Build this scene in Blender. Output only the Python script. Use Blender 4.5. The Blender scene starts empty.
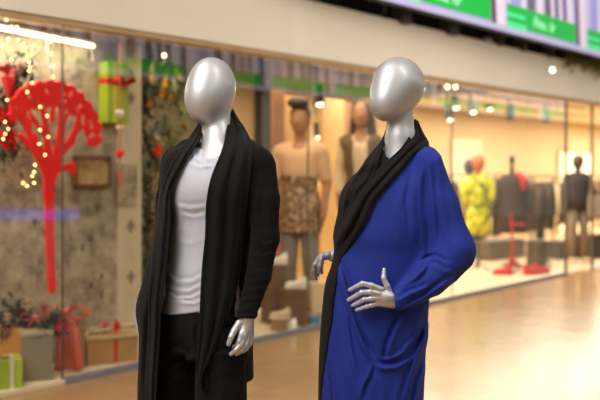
import bpy, bmesh, math, random
import numpy as np
import openvdb
from mathutils import Vector, Matrix
from mathutils.bvhtree import BVHTree
random.seed(7); np.random.seed(7)
SC = bpy.context.scene
COL = SC.collection
EYE = 1.47; FPX = 1008.0; HZ = 172.0      # eye height, focal length in pixels, horizon row
PI = math.pi

# ------------------------------------------------------------------ camera
cam_d = bpy.data.cameras.new('camera'); cam = bpy.data.objects.new('camera', cam_d); COL.objects.link(cam)
cam.location = (0, 0, EYE); cam.rotation_euler = (PI/2, 0, 0)
cam_d.sensor_width = 36; cam_d.lens = 36*FPX/600
cam_d.shift_y = (HZ-200)/600
cam_d.dof.use_dof = True; cam_d.dof.focus_distance = 3.50; cam_d.dof.aperture_fstop = 2.3
cam_d.clip_end = 200
SC.camera = cam
SC.view_settings.view_transform = 'Standard'; SC.view_settings.look = 'None'
SC.view_settings.gamma = 1; SC.view_settings.use_curve_mapping = False
SC.view_settings.exposure = 0.06
SC.cycles.use_denoising = True
SC.cycles.max_bounces = 8; SC.cycles.transparent_max_bounces = 12
SC.cycles.caustics_reflective = False; SC.cycles.caustics_refractive = False
SC.cycles.sample_clamp_indirect = 6

def W(px, py, Y): return Vector(((px-300)/FPX*Y, Y, EYE-(py-HZ)/FPX*Y))

# ------------------------------------------------------------------ materials
MATS = {}
def srgb(c):
    return tuple(((v/255)/12.92 if v/255 <= .04045 else ((v/255+.055)/1.055)**2.4) for v in c)
def mat(name, rgb, rough=.6, metal=0., coat=0., emit=0., noise=None, bump=None, spec=.5, sheen=0., ergb=None, emis_noise=None):
    """procedural Principled material; rgb in sRGB 0-255; noise=(scale, amount), bump=(scale, strength)"""
    if name in MATS: return MATS[name]
    m = bpy.data.materials.new(name); m.use_nodes = True
    nt = m.node_tree; b = nt.nodes['Principled BSDF']
    c = srgb(rgb)
    b.inputs['Base Color'].default_value = (*c, 1)
    b.inputs['Roughness'].default_value = rough; b.inputs['Metallic'].default_value = metal
    b.inputs['Coat Weight'].default_value = coat; b.inputs['Coat Roughness'].default_value = .05
    b.inputs['Specular IOR Level'].default_value = spec
    if sheen:
        b.inputs['Sheen Weight'].default_value = sheen
    if emit:
        b.inputs['Emission Color'].default_value = (*srgb(ergb or rgb), 1); b.inputs['Emission Strength'].default_value = emit
    if noise or bump:
        tc = nt.nodes.new('ShaderNodeTexCoord')
    if noise:
        n = nt.nodes.new('ShaderNodeTexNoise'); n.inputs['Scale'].default_value = noise[0]; n.inputs['Detail'].default_value = 5
        nt.links.new(tc.outputs['Object'], n.inputs['Vector'])
        r = nt.nodes.new('ShaderNodeValToRGB')
        r.color_ramp.elements[0].position = .3; r.color_ramp.elements[1].position = .7
        lo = tuple(v*(1-noise[1]) for v in c); hi = tuple(min(1, v*(1+noise[1])) for v in c)
        r.color_ramp.elements[0].color = (*lo, 1); r.color_ramp.elements[1].color = (*hi, 1)
        nt.links.new(n.outputs['Fac'], r.inputs['Fac']); nt.links.new(r.outputs['Color'], b.inputs['Base Color'])
    if bump:
        n2 = nt.nodes.new('ShaderNodeTexNoise'); n2.inputs['Scale'].default_value = bump[0]; n2.inputs['Detail'].default_value = 4
        nt.links.new(tc.outputs['Object'], n2.inputs['Vector'])
        bp = nt.nodes.new('ShaderNodeBump'); bp.inputs['Strength'].default_value = bump[1]; bp.inputs['Distance'].default_value = .002
        nt.links.new(n2.outputs['Fac'], bp.inputs['Height']); nt.links.new(bp.outputs['Normal'], b.inputs['Normal'])
    MATS[name] = m
    return m

SILVER = mat('silver_lacquer', (200,199,203), rough=.5, metal=.62, coat=.5, noise=(3,.03))
KNIT = mat('black_knit', (15,12,13), rough=.95, sheen=.03, noise=(60,.15), bump=(400,.25), spec=.2)
KNIT2 = mat('black_rib_knit', (19,16,17), rough=.95, sheen=.04, noise=(60,.15), bump=(400,.25), spec=.2)
BLACKCL = mat('black_jersey', (17,15,16), rough=.95, sheen=.02, noise=(30,.12), bump=(300,.2), spec=.2)
WHITECL = mat('white_jersey', (194,194,206), rough=.9, noise=(25,.03), bump=(300,.15), spec=.2)
BLUECL = mat('blue_jersey', (30,48,138), rough=.8, sheen=.04, noise=(12,.06), bump=(300,.15), spec=.25)
BLACKDR = mat('black_crepe', (20,16,16), rough=.9, sheen=.04, noise=(30,.12), bump=(300,.2), spec=.2)

# ------------------------------------------------------------------ object helpers
def root(name, label, cat, loc=(0,0,0), rz=0, group=None):
    o = bpy.data.objects.new(name, None); COL.objects.link(o)
    o.location = loc; o.rotation_euler = (0,0,rz); o.empty_display_size = .1
    o['label'] = label; o['category'] = cat
    if group: o['group'] = group
    return o
def tag(o, label, cat, group=None, kind=None):
    if label: o['label'] = label
    if cat: o['category'] = cat
    if group: o['group'] = group
    if kind: o['kind'] = kind
    return o
def link(name, me, m, parent=None, loc=None, rz=None, label=None, smooth=False):
    o = bpy.data.objects.new(name, me); COL.objects.link(o)
    if m is not None:
        for q in (m if isinstance(m, (list, tuple)) else [m]): me.materials.append(q)
    if parent: o.parent = parent
    if loc is not None: o.location = loc
    if rz is not None: o.rotation_euler = (0,0,rz)
    if label: o['label'] = label
    if smooth:
        me.polygons.foreach_set('use_smooth', [True]*len(me.polygons))
    return o

# ------------------------------------------------------------------ signed distance modelling
def spl(keys, x):
    """smooth monotone-ish cubic interpolation of rows (x, a, b, ...) sorted by x"""
    K = np.array(sorted(keys), float); xs = K[:,0]; out = []
    x = np.clip(x, xs[0], xs[-1])
    i = np.clip(np.searchsorted(xs, x)-1, 0, len(xs)-2); h = xs[i+1]-xs[i]; t = (x-xs[i])/h
    for c in range(1, K.shape[1]):
        y = K[:,c]; dl = np.diff(y)/np.diff(xs); m = np.zeros(len(xs)); m[0] = dl[0]; m[-1] = dl[-1]
        for k in range(1, len(xs)-1): m[k] = 0 if dl[k-1]*dl[k] < 0 else (dl[k-1]+dl[k])/2
        out.append((2*t**3-3*t**2+1)*y[i]+(t**3-2*t**2+t)*h*m[i]+(-2*t**3+3*t**2)*y[i+1]+(t**3-t**2)*h*m[i+1])
    return out
class G:
    def __init__(s, lo, hi, h):
        s.h = h; s.lo = lo
        ax = [np.arange(lo[i], hi[i]+h, h, dtype=np.float32) for i in range(3)]
        s.X, s.Y, s.Z = ax[0][:,None,None], ax[1][None,:,None], ax[2][None,None,:]
        s.PX = 300+FPX*s.X/s.Y                 # columns as the photograph sees them: used to lay out hems and folds
        s.PY = HZ-FPX*(s.Z-EYE)/s.Y
    def cap(s, a, b, ra, rb):
        a = np.array(a, float); b = np.array(b, float); ab = b-a; L = max(float(ab@ab), 1e-9)
        t = np.clip(((s.X-a[0])*ab[0]+(s.Y-a[1])*ab[1]+(s.Z-a[2])*ab[2])/L, 0, 1)
        return np.sqrt((s.X-a[0]-t*ab[0])**2+(s.Y-a[1]-t*ab[1])**2+(s.Z-a[2]-t*ab[2])**2)-(ra+t*(rb-ra))
    def chain(s, pts, k=.01):
        d = None
        for (a, ra), (b, rb) in zip(pts[:-1], pts[1:]):
            e = s.cap(a, b, ra, rb); d = e if d is None else smin(d, e, k)
        return d
    def ell(s, c, r, rz=0., rx=0.):
        x, y, z = s.X-c[0], s.Y-c[1], s.Z-c[2]
        cs, sn = math.cos(-rz), math.sin(-rz); x, y = x*cs-y*sn, x*sn+y*cs
        cs, sn = math.cos(-rx), math.sin(-rx); y, z = y*cs-z*sn, y*sn+z*cs
        k0 = np.sqrt((x/r[0])**2+(y/r[1])**2+(z/r[2])**2); k1 = np.sqrt((x/r[0]**2)**2+(y/r[1]**2)**2+(z/r[2]**2)**2)+1e-6
        return k0*(k0-1)/k1
    def loft(s, keys, rz=0., grow=0., power=2.):
        """keys: (z, cx, cy, halfwidth across x, ry)"""
        z1 = s.Z.ravel(); cx, cy, hw, ry = [np.asarray(v, np.float32)[None,None,:] for v in spl(keys, z1)]
        c, n = math.cos(rz), math.sin(rz)
        ry = ry+grow; hw = hw+grow
        rx = np.sqrt(np.maximum(hw**2-(ry*n)**2, 1e-4))/abs(c)
        x, y = s.X-cx, s.Y-cy; x, y = x*c+y*n, -x*n+y*c
        if power == 2.:
            k0 = np.sqrt((x/rx)**2+(y/ry)**2); k1 = np.sqrt((x/rx**2)**2+(y/ry**2)**2)+1e-6
            d = k0*(k0-1)/k1
        else:
            k0 = (np.abs(x/rx)**power+np.abs(y/ry)**power)**(1/power); d = (k0-1)*np.minimum(rx, ry)
        zt, zb = max(k[0] for k in keys)+grow, min(k[0] for k in keys)-grow
        return smax(smax(d, s.Z-zt, .02), zb-s.Z, .008)
    def mesh(s, d, name='m', smooth=2):
        d = np.ascontiguousarray(np.broadcast_to(d, (s.X.size, s.Y.size, s.Z.size)), dtype=np.float32).copy()
        big = np.float32(.05)
        np.clip(d, -big, big, out=d)
        for ax in range(3):                    # close at the grid border
            sl = [slice(None)]*3; sl[ax] = 0; d[tuple(sl)] = big; sl[ax] = -1; d[tuple(sl)] = big
        g = openvdb.FloatGrid(float(big)); g.copyFromArray(d)
        P, T, Q = g.convertToPolygons(isovalue=0., adaptivity=0.)
        P = np.array(P, np.float64); T = np.array(T).reshape(-1,3); Q = np.array(Q).reshape(-1,4)
        P = P*s.h+np.array(s.lo)
        faces = [tuple(int(i) for i in f[::-1]) for f in T]+[tuple(int(i) for i in f[::-1]) for f in Q]
        if smooth and len(Q):
            E = np.concatenate([Q[:,[0,1]], Q[:,[1,2]], Q[:,[2,3]], Q[:,[3,0]]])
            if len(T): E = np.concatenate([E, T[:,[0,1]], T[:,[1,2]], T[:,[2,0]]])
            n = len(P); deg = np.bincount(np.concatenate([E[:,0],E[:,1]]), minlength=n)[:,None]
            for k in range(smooth*2):
                S = np.stack([np.bincount(E[:,0], P[E[:,1],a], n)+np.bincount(E[:,1], P[E[:,0],a], n) for a in range(3)], 1)/np.maximum(deg,1)
                P = P+(S-P)*(.5 if k % 2 == 0 else -.52)
        me = bpy.data.meshes.new(name)
        me.from_pydata(P.tolist(), [], faces); me.update()
        # outward orientation
        f0 = np.array([f[:3] for f in faces]); v = np.einsum('ij,ij->i', P[f0[:,0]], np.cross(P[f0[:,1]], P[f0[:,2]])).sum()
        if v < 0: me.flip_normals()
        return me
def smin(a, b, k):
    if k <= 0: return np.minimum(a, b)
    h = np.clip(.5+.5*(b-a)/k, 0, 1); return b+(a-b)*h-k*h*(1-h)
def smax(a, b, k): return -smin(-a, -b, k)
def seg_sd(px, py, poly):
    """signed distance (in pixels of the layout drawing) to a polyline, with the parameter along it"""
    best = None
    n = len(poly)-1
    for i in range(n):
        (ax, ay), (bx, by) = poly[i], poly[i+1]
        dx, dy = bx-ax, by-ay; L = dx*dx+dy*dy
        t = np.clip(((px-ax)*dx+(py-ay)*dy)/L, 0, 1)
        ex, ey = px-ax-t*dx, py-ay-t*dy; dd = np.sqrt(ex*ex+ey*ey)
        sg = np.sign(dx*(py-ay)-dy*(px-ax)); u = (i+t)/n
        if best is None: best, bs, bu = dd, sg, u
        else:
            q = dd < best; best = np.where(q, dd, best); bs = np.where(q, sg, bs); bu = np.where(q, u, bu)
    return best, bs, bu
def folds(g, lines):
    """sum of cloth folds; each line = (polyline, height m, width px, 'ridge' | 'lap')"""
    out = 0
    for poly, amp, w, kind in lines:
        d, sg, u = seg_sd(g.PX, g.PY, poly); x = d/w
        fade = np.clip(np.minimum(u, 1-u)*5+.0, 0, 1)
        e = np.exp(-x*x)
        out = out+amp*fade*(e if kind == 'ridge' else 2.3*sg*x*e)
    return out
def poly_sd(x, z, P):
    d = None; s = np.ones(np.broadcast_shapes(x.shape, z.shape), np.float32); n = len(P)
    for i in range(n):
        ax, az = P[i]; bx, bz = P[i-1]; ex, ez = bx-ax, bz-az; wx, wz = x-ax, z-az
        t = np.clip((wx*ex+wz*ez)/(ex*ex+ez*ez), 0, 1); q = (wx-t*ex)**2+(wz-t*ez)**2
        d = q if d is None else np.minimum(d, q)
        c1 = z >= az; c2 = z < bz; c3 = ex*wz > ez*wx
        s = np.where((c1 & c2 & c3) | (~c1 & ~c2 & ~c3), -s, s)
    return s*np.sqrt(d)
def join_mesh(name, meshes):
    bm = bmesh.new()
    for m in meshes: bm.from_mesh(m)
    me = bpy.data.meshes.new(name); bm.to_mesh(me); bm.free()
    return me
def rows(y0, Y, tab):
    """layout rows (py, left px, right px, depth, ry) -> loft keys"""
    return [(EYE-(py-HZ)/FPX*Y, ((L+R)/2-300)/FPX*Y, cy, (R-L)/2/FPX*Y, ry) for py, L, R, cy, ry in tab]
def hand_mesh(lo, hi, palm, fingers, cut=None):
    g = G(lo, hi, .0022)
    d = None
    for pts in palm:
        e = g.chain([(Vector(p), r) for p, r in pts], .008); d = e if d is None else smin(d, e, .008)
    for f in fingers:
        d = smin(d, g.chain([(Vector(p), r) for p, r in f], .003), .0035)
    return g.mesh(d, 'hand', 1)

def ribbon(name, rws, bvh, m, parent, org, off=.012, nfold=2.5, amp=.007, nu=36, thick=.005, phase=0., lean=.0, sink=0.):
    """long folded band. rws: (edgeA px, py, edgeB px, py, Y or None, extra); draped on the garment below it"""
    K = np.array([[r[0], r[1], r[2], r[3]] for r in rws], float); n = len(K)
    nt = (n-1)*8+1; T = np.linspace(0, n-1, nt)
    cols = spl([(i, *K[i]) for i in range(n)], T)
    Ym = np.full((nt, nu+1), np.nan)
    yk = [(i, r[4]) for i, r in enumerate(rws) if r[4] is not None]
    px = np.zeros((nt, nu+1)); py = np.zeros((nt, nu+1))
    for i in range(nt):
        for j in range(nu+1):
            w = j/nu
            px[i,j] = cols[0][i]*(1-w)+cols[2][i]*w; py[i,j] = cols[1][i]*(1-w)+cols[3][i]*w
            hit = bvh.ray_cast(Vector((0,0,EYE)), W(px[i,j], py[i,j], 1)-Vector((0,0,EYE)), 10)
            if hit[0] is not None: Ym[i,j] = hit[0].y
    for i in range(nt):                        # rows given by hand override the drape near the neck
        k = T[i]; a = rws[int(math.floor(k))]; b = rws[min(n-1, int(math.floor(k))+1)]
        f = k-math.floor(k)
        row = Ym[i]; ok = ~np.isnan(row)
        base = np.interp(np.arange(nu+1), np.arange(nu+1)[ok], row[ok]) if ok.any() else np.full(nu+1, 3.55)
        of = off
        if sink: of = off-(off+.014)*max(0, (k/(n-1)-1+sink)/sink)
        near = base-of
        va = np.linspace(a[4][0], a[4][1], nu+1) if a[4] else near
        vb = np.linspace(b[4][0], b[4][1], nu+1) if b[4] else near
        if a[4]: va = np.where(ok & (near < va) & (near > va-.12), near, va)
        if b[4]: vb = np.where(ok & (near < vb) & (near > vb-.12), near, vb)
        Ym[i] = va*(1-f)+vb*f
    for _ in range(6):
        Y2 = Ym.copy(); Y2[1:-1] = (Ym[:-2]+2*Ym[1:-1]+Ym[2:])/4
        Y3 = Y2.copy(); Y3[:,1:-1] = (Y2[:,:-2]+2*Y2[:,1:-1]+Y2[:,2:])/4; Ym = Y3
    vs, fs = [], []
    for i in range(nt):
        tt = i/(nt-1)
        for j in range(nu+1):
            w = j/nu
            ph = 2*PI*nfold*w+phase+.9*math.sin(2.6*tt+.7)
            s = math.sin(ph); prof = (1-abs(math.sin(ph/2))**1.6)*2-1
            edge = math.sin(PI*min(1, min(w, 1-w)*6)/2)
            y = Ym[i,j]-amp*(1-(max(0,(tt-1+sink)/sink) if sink else 0))*prof*(.35+.65*edge)-lean*w+(1-edge)*.006
            vs.append(W(px[i,j]+.6*math.sin(ph+1)*edge, py[i,j], y)-org)
    for i in range(nt-1):
        for j in range(nu):
            a = i*(nu+1)+j; fs.append((a, a+1, a+nu+2, a+nu+1))
    me = bpy.data.meshes.new(name); me.from_pydata([tuple(v) for v in vs], [], fs); me.update()
    o = link(name, me, m, parent, smooth=True)
    so = o.modifiers.new('thickness', 'SOLIDIFY'); so.thickness = thick; so.offset = 0
    return o
def bvh_of(me):
    bm = bmesh.new(); bm.from_mesh(me); b = BVHTree.FromBMesh(bm); bm.free(); return b
def shift(me, org):
    me.transform(Matrix.Translation(-org)); return me
PH = math.radians(-35)
def body_pt(cx, cy, lx, ly, z):
    """figure coordinates (lx towards its left, ly towards its back) -> world"""
    return Vector((cx+lx*math.cos(PH)-ly*math.sin(PH), cy+lx*math.sin(PH)+ly*math.cos(PH), z))

# ------------------------------------------------------------------ first figure: cardigan
def make_man():
    org = Vector((-.34, 3.6, 0))
    r = root('mannequin', 'silver faceless mannequin in an open black cardigan, white T-shirt and black trousers', 'mannequin', org)
    Y0 = 3.6
    torso = rows(0, Y0, [(146,186,246,3.61,.06),(154,172,258,3.60,.085),(170,167,262,3.585,.105),(190,168,260,3.575,.118),(215,169,252,3.58,.108),
                         (250,166,246,3.585,.098),(280,163,243,3.585,.104),(314,158,245,3.59,.112)])
    H = .0055
    g = G((-.66,3.28,.0), (.02,3.94,1.93), .0065)
    # --- body
    def hp(lx, ly, z): return body_pt((209.5-300)/FPX*Y0, Y0, lx, ly, z)
    z0 = 1.775
    head = g.ell(hp(0,.012,z0), (.079,.097,.106), PH)
    head = smin(head, g.ell(hp(0,-.044,z0-.064), (.052,.050,.066), PH), .06)
    neck = g.cap(hp(0,.03,z0-.06), W(219,152,3.60), .049, .056)
    sh = g.cap(W(184,160,3.69), W(249,163,3.53), .042, .040)
    tor = g.loft(torso, PH, grow=-.012)
    tor = smin(smin(tor, sh, .05), g.cap(W(219,140,3.60), W(219,165,3.6), .055, .075), .05)
    pel = g.loft(rows(0, Y0, [(290,162,242,3.59,.10),(330,156,246,3.59,.11),(350,160,242,3.59,.09)]), PH, grow=-.014)
    la = g.chain([(W(257,170,3.515),.040),(W(265,238,3.47),.037),(W(248,312,3.43),.026)], .02)
    ra = g.chain([(W(176,164,3.71),.044),(W(165,238,3.75),.037),(W(150,290,3.70),.026)], .02)
    legs = smin(g.chain([(W(222,340,3.53),.075),(W(222,445,3.52),.05),(W(222,565,3.55),.035)], .02),
                g.chain([(W(178,340,3.66),.075),(W(170,445,3.66),.05),(W(166,562,3.68),.035)], .02), .02)
    d = smin(smin(head, neck, .03), tor, .03)
    d = smin(d, pel, .04); d = smin(d, smin(la, ra, 0), .03); d = smin(d, legs, .03)
    for fx, fy, sx in ((222,3.52,0),(166,3.66,0)):
        f = W(fx, 575, fy); f.z = .05
        d = smin(d, g.cap(f+Vector((0,.04,.0)), f+Vector((-.10,-.15,-.012)), .042, .028), .03)
    body = g.mesh(d, 'body', 2)
    Yh = 3.405
    palm = [[(W(246,316,3.425),.025),(W(245,328,3.42),.022),(W(243,335,3.405),.017)], [(W(247,318,3.42),.024),(W(250,335,3.43),.015)]]
    fing = [[(W(239,323,3.405),.012),(W(234,331,3.395),.011),(W(231,337,3.385),.0095),(W(228.5,344,3.385),.0078)],
            [(W(242,333,3.40),.0108),(W(239.5,341,3.395),.0098),(W(237,346,3.40),.0085),(W(234,347,3.415),.0075)],
            [(W(245,334,3.405),.0108),(W(241.5,344,3.395),.0098),(W(236,350,3.39),.0088),(W(231,354,3.395),.0075)],
            [(W(248.5,334,3.415),.0102),(W(246,344.5,3.405),.0095),(W(241,350.5,3.40),.0085),(W(236.5,354,3.405),.0072)],
            [(W(251.5,334,3.425),.0095),(W(250,343,3.42),.0088),(W(246.5,348.5,3.415),.0078),(W(242.5,351.5,3.415),.0068)]]
    lo, hi = W(222,362,3.36), W(262,306,3.50); lo.y, hi.y = 3.34, 3.48
    lh = hand_mesh(tuple(lo), tuple(hi), palm, fing)
    palm = [[(W(148,292,3.70),.025),(W(143,305,3.69),.027),(W(140,318,3.68),.022)]]
    fing = [[(W(144,303,3.66),.013),(W(142,314,3.645),.011),(W(143,323,3.64),.009)],
            [(W(138,316,3.67),.0105),(W(138,327,3.665),.0098),(W(141,337,3.66),.0085)],
            [(W(140,318,3.68),.0105),(W(140,330,3.68),.0098),(W(143,341,3.68),.0085)],
            [(W(142,318,3.69),.0102),(W(142,329,3.69),.0095),(W(145,339,3.69),.0082)],
            [(W(144,317,3.70),.0095),(W(145,326,3.70),.0088),(W(147,334,3.70),.0078)]]
    lo, hi = W(126,345,3.60), W(160,282,3.75); lo.y, hi.y = 3.60, 3.74; lo.x -= .02
    rh = hand_mesh(tuple(lo), tuple(hi), palm, fing)
    link('body', shift(join_mesh('body', [body, lh, rh]), org), SILVER, r, smooth=True)
    # --- shirt
    g = G((-.56,3.40,.93), (-.10,3.80,1.62), .005)
    s = g.loft(torso, PH)
    s = smin(s, g.cap(W(190,155,3.68), W(243,159,3.54), .040, .038), .05)
    s = smin(s, g.ell(W(190,184,3.525), (.07,.03,.07), PH), .07)
    s = smin(s, g.ell(W(226,186,3.50), (.07,.03,.07), PH), .07)
    fl = folds(g, [([(160,278),(172,288),(188,290),(206,281)], 0.0031, 2.0, 'lap'), ([(160,286),(176,297),(190,297),(208,288)], 0.0034, 1.8, 'lap'),
                   ([(158,292),(170,301),(188,304),(206,298)], 0.0031, 1.8, 'ridge'), ([(163,268),(176,280),(192,280),(208,270)], 0.0026, 2.4, 'lap'),
                   ([(160,262),(170,276),(180,282)], 0.0031, 1.8, 'ridge'), ([(180,300),(194,303),(208,296)], 0.0027, 1.8, 'lap'),
                   ([(176,203),(190,207),(208,204)], 0.0020, 3.0, 'lap'), ([(172,240),(190,244),(206,238)], 0.0020, 3, 'ridge'), ([(180,212),(194,216),(208,212)], 0.0020, 2.6, 'lap'),
                   ([(186,160),(200,166),(216,163)], 0.0037, 2.0, 'lap'), ([(192,150),(200,160),(214,168)], 0.0031, 2.2, 'lap'),
                   ([(166,268),(164,295),(160,312)], 0.0051, 2.2, 'lap'), ([(172,270),(170,295),(168,312)], 0.0034, 2.5, 'ridge'),
                   ([(174,195),(180,212),(176,240)], 0.0034, 4, 'ridge')])
    s = s-fl
    s = smax(s, -(g.cap(W(214,128,3.56), W(212,147,3.51), .047, .045)), .006)
    s = smax(s, g.Z-(EYE-(142-HZ)/FPX*3.6), .004)
    s = smax(s, (EYE-(313-4*np.clip((g.PX-185)/20,-1,1)-HZ)/FPX*3.52)-g.Z, .004)
    shirt = g.mesh(s, 't_shirt', 1)
    bv_s = bvh_of(shirt)
    link('t_shirt', shift(shirt, org), WHITECL, r, smooth=True)
    # --- trousers
    g = G((-.66,3.36,.02), (-.08,3.88,1.06), .0065)
    t = g.loft(rows(0, Y0, [(288,163,242,3.59,.098),(306,161,243,3.59,.106),(325,156,247,3.59,.116),(352,156,248,3.59,.105)]), PH)
    l1 = g.loft(rows(0, 3.53, [(330,196,246,3.54,.095),(400,195,247,3.535,.10),(470,203,243,3.53,.088),(579,200,246,3.55,.095)]))
    l2 = g.loft(rows(0, 3.66, [(330,152,200,3.65,.095),(400,144,196,3.645,.105),(470,146,190,3.65,.09),(572,144,190,3.67,.095)]))
    t = smin(t, smin(l1, l2, .015), .04)
    t = t-folds(g, [([(160,352),(178,348),(192,356)], .008, 3.5, 'lap'), ([(162,372),(180,362),(196,352)], .008, 4, 'lap'),
                    ([(200,362),(215,352),(240,350)], .006, 4, 'lap'), ([(196,318),(194,340),(198,352)], .006, 3, 'lap'),
                    ([(160,392),(176,380),(194,372)], .007, 4, 'ridge'), ([(205,380),(218,372),(242,372)], .004, 4, 'ridge'),
                    ([(158,340),(175,352),(190,372)], .006, 3, 'ridge'), ([(222,360),(220,460),(222,560)], .006, 5, 'ridge'),
                    ([(168,400),(166,460),(166,560)], .006, 5, 'ridge')])
    tr = g.mesh(t, 'trousers', 2)
    bv_t = bvh_of(tr)
    link('trousers', shift(tr, org), BLACKCL, r, smooth=True)
    # --- shoes
    for fx, fy in ((222,3.52),(166,3.66)):
        f = W(fx, 575, fy); f.z = 0
        g2 = G(tuple(f+Vector((-.22,-.26,-.01))), tuple(f+Vector((.10,.14,.14))), .006)
        q = smin(g2.cap(f+Vector((0,.05,.06)), f+Vector((0,.05,.10)), .05, .045), g2.cap(f+Vector((0,.03,.05)), f+Vector((-.11,-.16,.035)), .05, .04), .03)
        q = smax(q, .018-g2.Z, .004)
        link('shoe', shift(g2.mesh(q, 'shoe', 1), org), mat('shoe_leather', (28,24,24), rough=.4, noise=(20,.1)), r, smooth=True)
    # --- cardigan: sleeves, back and fronts in one knitted piece
    g = G((-.64,3.30,.56), (-.02,3.92,1.60), .005)
    shape = rows(0, Y0, [(140,196,244,3.62,.06),(150,172,262,3.61,.10),(165,162,266,3.60,.13),(190,160,259,3.595,.15),(220,158,254,3.595,.152),
                       (250,151,250,3.60,.155),(280,143,250,3.60,.16),(310,136,251,3.60,.165),(340,140,253,3.60,.165),(390,138,254,3.60,.165),(430,136,254,3.60,.16)])
    out = g.loft(shape)
    out = smin(out, g.chain([(W(238,146,3.58),.042),(W(256,162,3.505),.058)], .01), .05)
    out = smin(out, g.chain([(W(196,145,3.66),.03),(W(177,160,3.69),.050)], .01), .05)
    out = smin(out, smin(g.loft(torso, PH, grow=.010), g.cap(W(190,157,3.68), W(249,160,3.525), .052, .052), .05), .02)
    inner = out+.011
    la = g.chain([(W(259,167,3.51),.060),(W(264,200,3.49),.053),(W(265.5,238,3.47),.047),(W(259,275,3.45),.041),(W(246.5,315,3.425),.034)], .015)
    ra = g.chain([(W(176,164,3.70),.056),(W(170,200,3.72),.050),(W(166,238,3.75),.046),(W(150,291,3.71),.036)], .015)
    # ruched lower sleeves
    def ruche(a, b, t0, amp, seed):
        a = np.array(W(*a)); b = np.array(W(*b)); ab = b-a; L = ab@ab
        t = ((g.X-a[0])*ab[0]+(g.Y-a[1])*ab[1]+(g.Z-a[2])*ab[2])/L
        side = (g.X-a[0])*1.0
        k = np.clip((t-t0)/(1-t0), 0, 1)
        return amp*k**.6*(np.sin(62*t+9*side*10+seed)+.6*np.sin(37*t-side*60+seed*2)+.4*np.sin(95*t+side*90))
    la = la-ruche((266,238,3.47), (246.5,316,3.425), .15, .0016, 1.)
    ra = ra-ruche((166,238,3.75), (150,291,3.71), .1, .0022, 2.)
    la = la-folds(g, [([(262,180),(258,215),(262,250)], .004, 3, 'lap'), ([(272,190),(270,225),(274,245)], .003, 3, 'ridge'),
                      ([(256,236),(264,243),(276,240)], .003, 2.5, 'lap'), ([(254,250),(262,256),(273,252)], .0025, 2.2, 'lap')])
    out = out-folds(g, [([(246,160),(240,230),(232,330)], .006, 3.2, 'lap'), ([(252,170),(249,260),(246,360)], .005, 3.5, 'ridge'),
                        ([(238,280),(232,340),(228,382)], .006, 4, 'lap'), ([(158,260),(146,320),(142,400)], .006, 4, 'lap'),
                        ([(164,200),(158,260),(150,330)], .004, 3, 'ridge')])
    shell = smax(out, -inner, .003)
    # front opening between the two edges, and the hem
    L1 = spl([(120,203),(134,200),(158,186),(190,168),(230,167),(267,163),(312,158),(365,152),(430,150)], g.PY.ravel())[0].reshape(g.PY.shape)
    R1 = spl([(120,228),(134,227),(150,225),(178,215),(205,211),(240,208),(300,205),(360,202),(430,200)], g.PY.ravel())[0].reshape(g.PY.shape)
    opening = np.maximum(np.maximum(L1-g.PX, g.PX-R1)*.0036, g.Y-3.60)
    neckhole = g.cap(W(216,100,3.55), W(216,146,3.56), .062, .062)
    neckhole = smin(neckhole, g.cap(W(216,140,3.53), W(205,170,3.43), .062, .05), .02)
    shell = smax(smax(shell, -opening, .003), -neckhole, .004)
    sl = smax(smin(la, ra, 0), -(inner+.0), .004)
    cuff = g.chain([(W(246.2,318,3.424),.027),(W(243,334,3.40),.028)], .0)
    whole = smin(shell, smin(la, ra, 0), .012)
    whole = smax(whole, -smin(g.loft(torso, PH, grow=.003), g.cap(W(190,155,3.68), W(247,158,3.53), .043, .043), .05), .003)
    whole = smax(whole, -cuff, .003)
    hem = np.interp(g.PX.ravel(), [150,166,190,230,255], [432,426,384,380,380]).reshape(g.PX.shape)
    whole = smax(whole, (EYE-(hem-HZ)/FPX*3.58)-g.Z, .004)
    card = g.mesh(whole, 'cardigan', 1)
    fill = g.mesh(smin(out, g.loft(torso, PH, grow=.006), 0), 'fill', 2)
    bv = bvh_of(fill)
    co = link('cardigan', shift(card, org), KNIT, r, smooth=True)
    # collar and lapels
    ribbon('lapel', [(229,116,233,109,(3.66,3.67)),(228,122,239,120,(3.60,3.63)),(226.5,130,246,131,(3.545,3.59)),(222,150,253,150,(3.50,3.53)),(211,178,250,178,None),(206,205,247,205,None),
        (205,235,244,235,None),(202,265,241,265,None),(200,300,234,300,None),(199,335,222,337,None),(197.5,358,212,358,None),(197.5,380,203,372,None),(198,386,200,383,None)],
        bv, KNIT2, co, org, off=.014, nfold=2.6, amp=.009, phase=.4)
    ribbon('lapel', [(206,118,203,116,(3.70,3.70)),(204,126,197,127,(3.64,3.66)),(202,136,188,140,(3.56,3.60)),(188,158,172,164,(3.50,3.53)),(172,188,161,192,None),(170.5,215,157,215,None),(169,240,153.5,240,None),
        (166,270,151,270,None),(161.5,300,149,300,None),(160,332,149,332,None),(158,366,147,366,None),(156,400,146,400,None),(155,434,147,430,None)],
        bv, KNIT2, co, org, off=.014, nfold=1.6, amp=.008, phase=1.0)
    # collar behind the neck
    pts = [(203,118,3.70),(210,113,3.735),(220,109,3.745),(230,110,3.70)]
    return r

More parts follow.
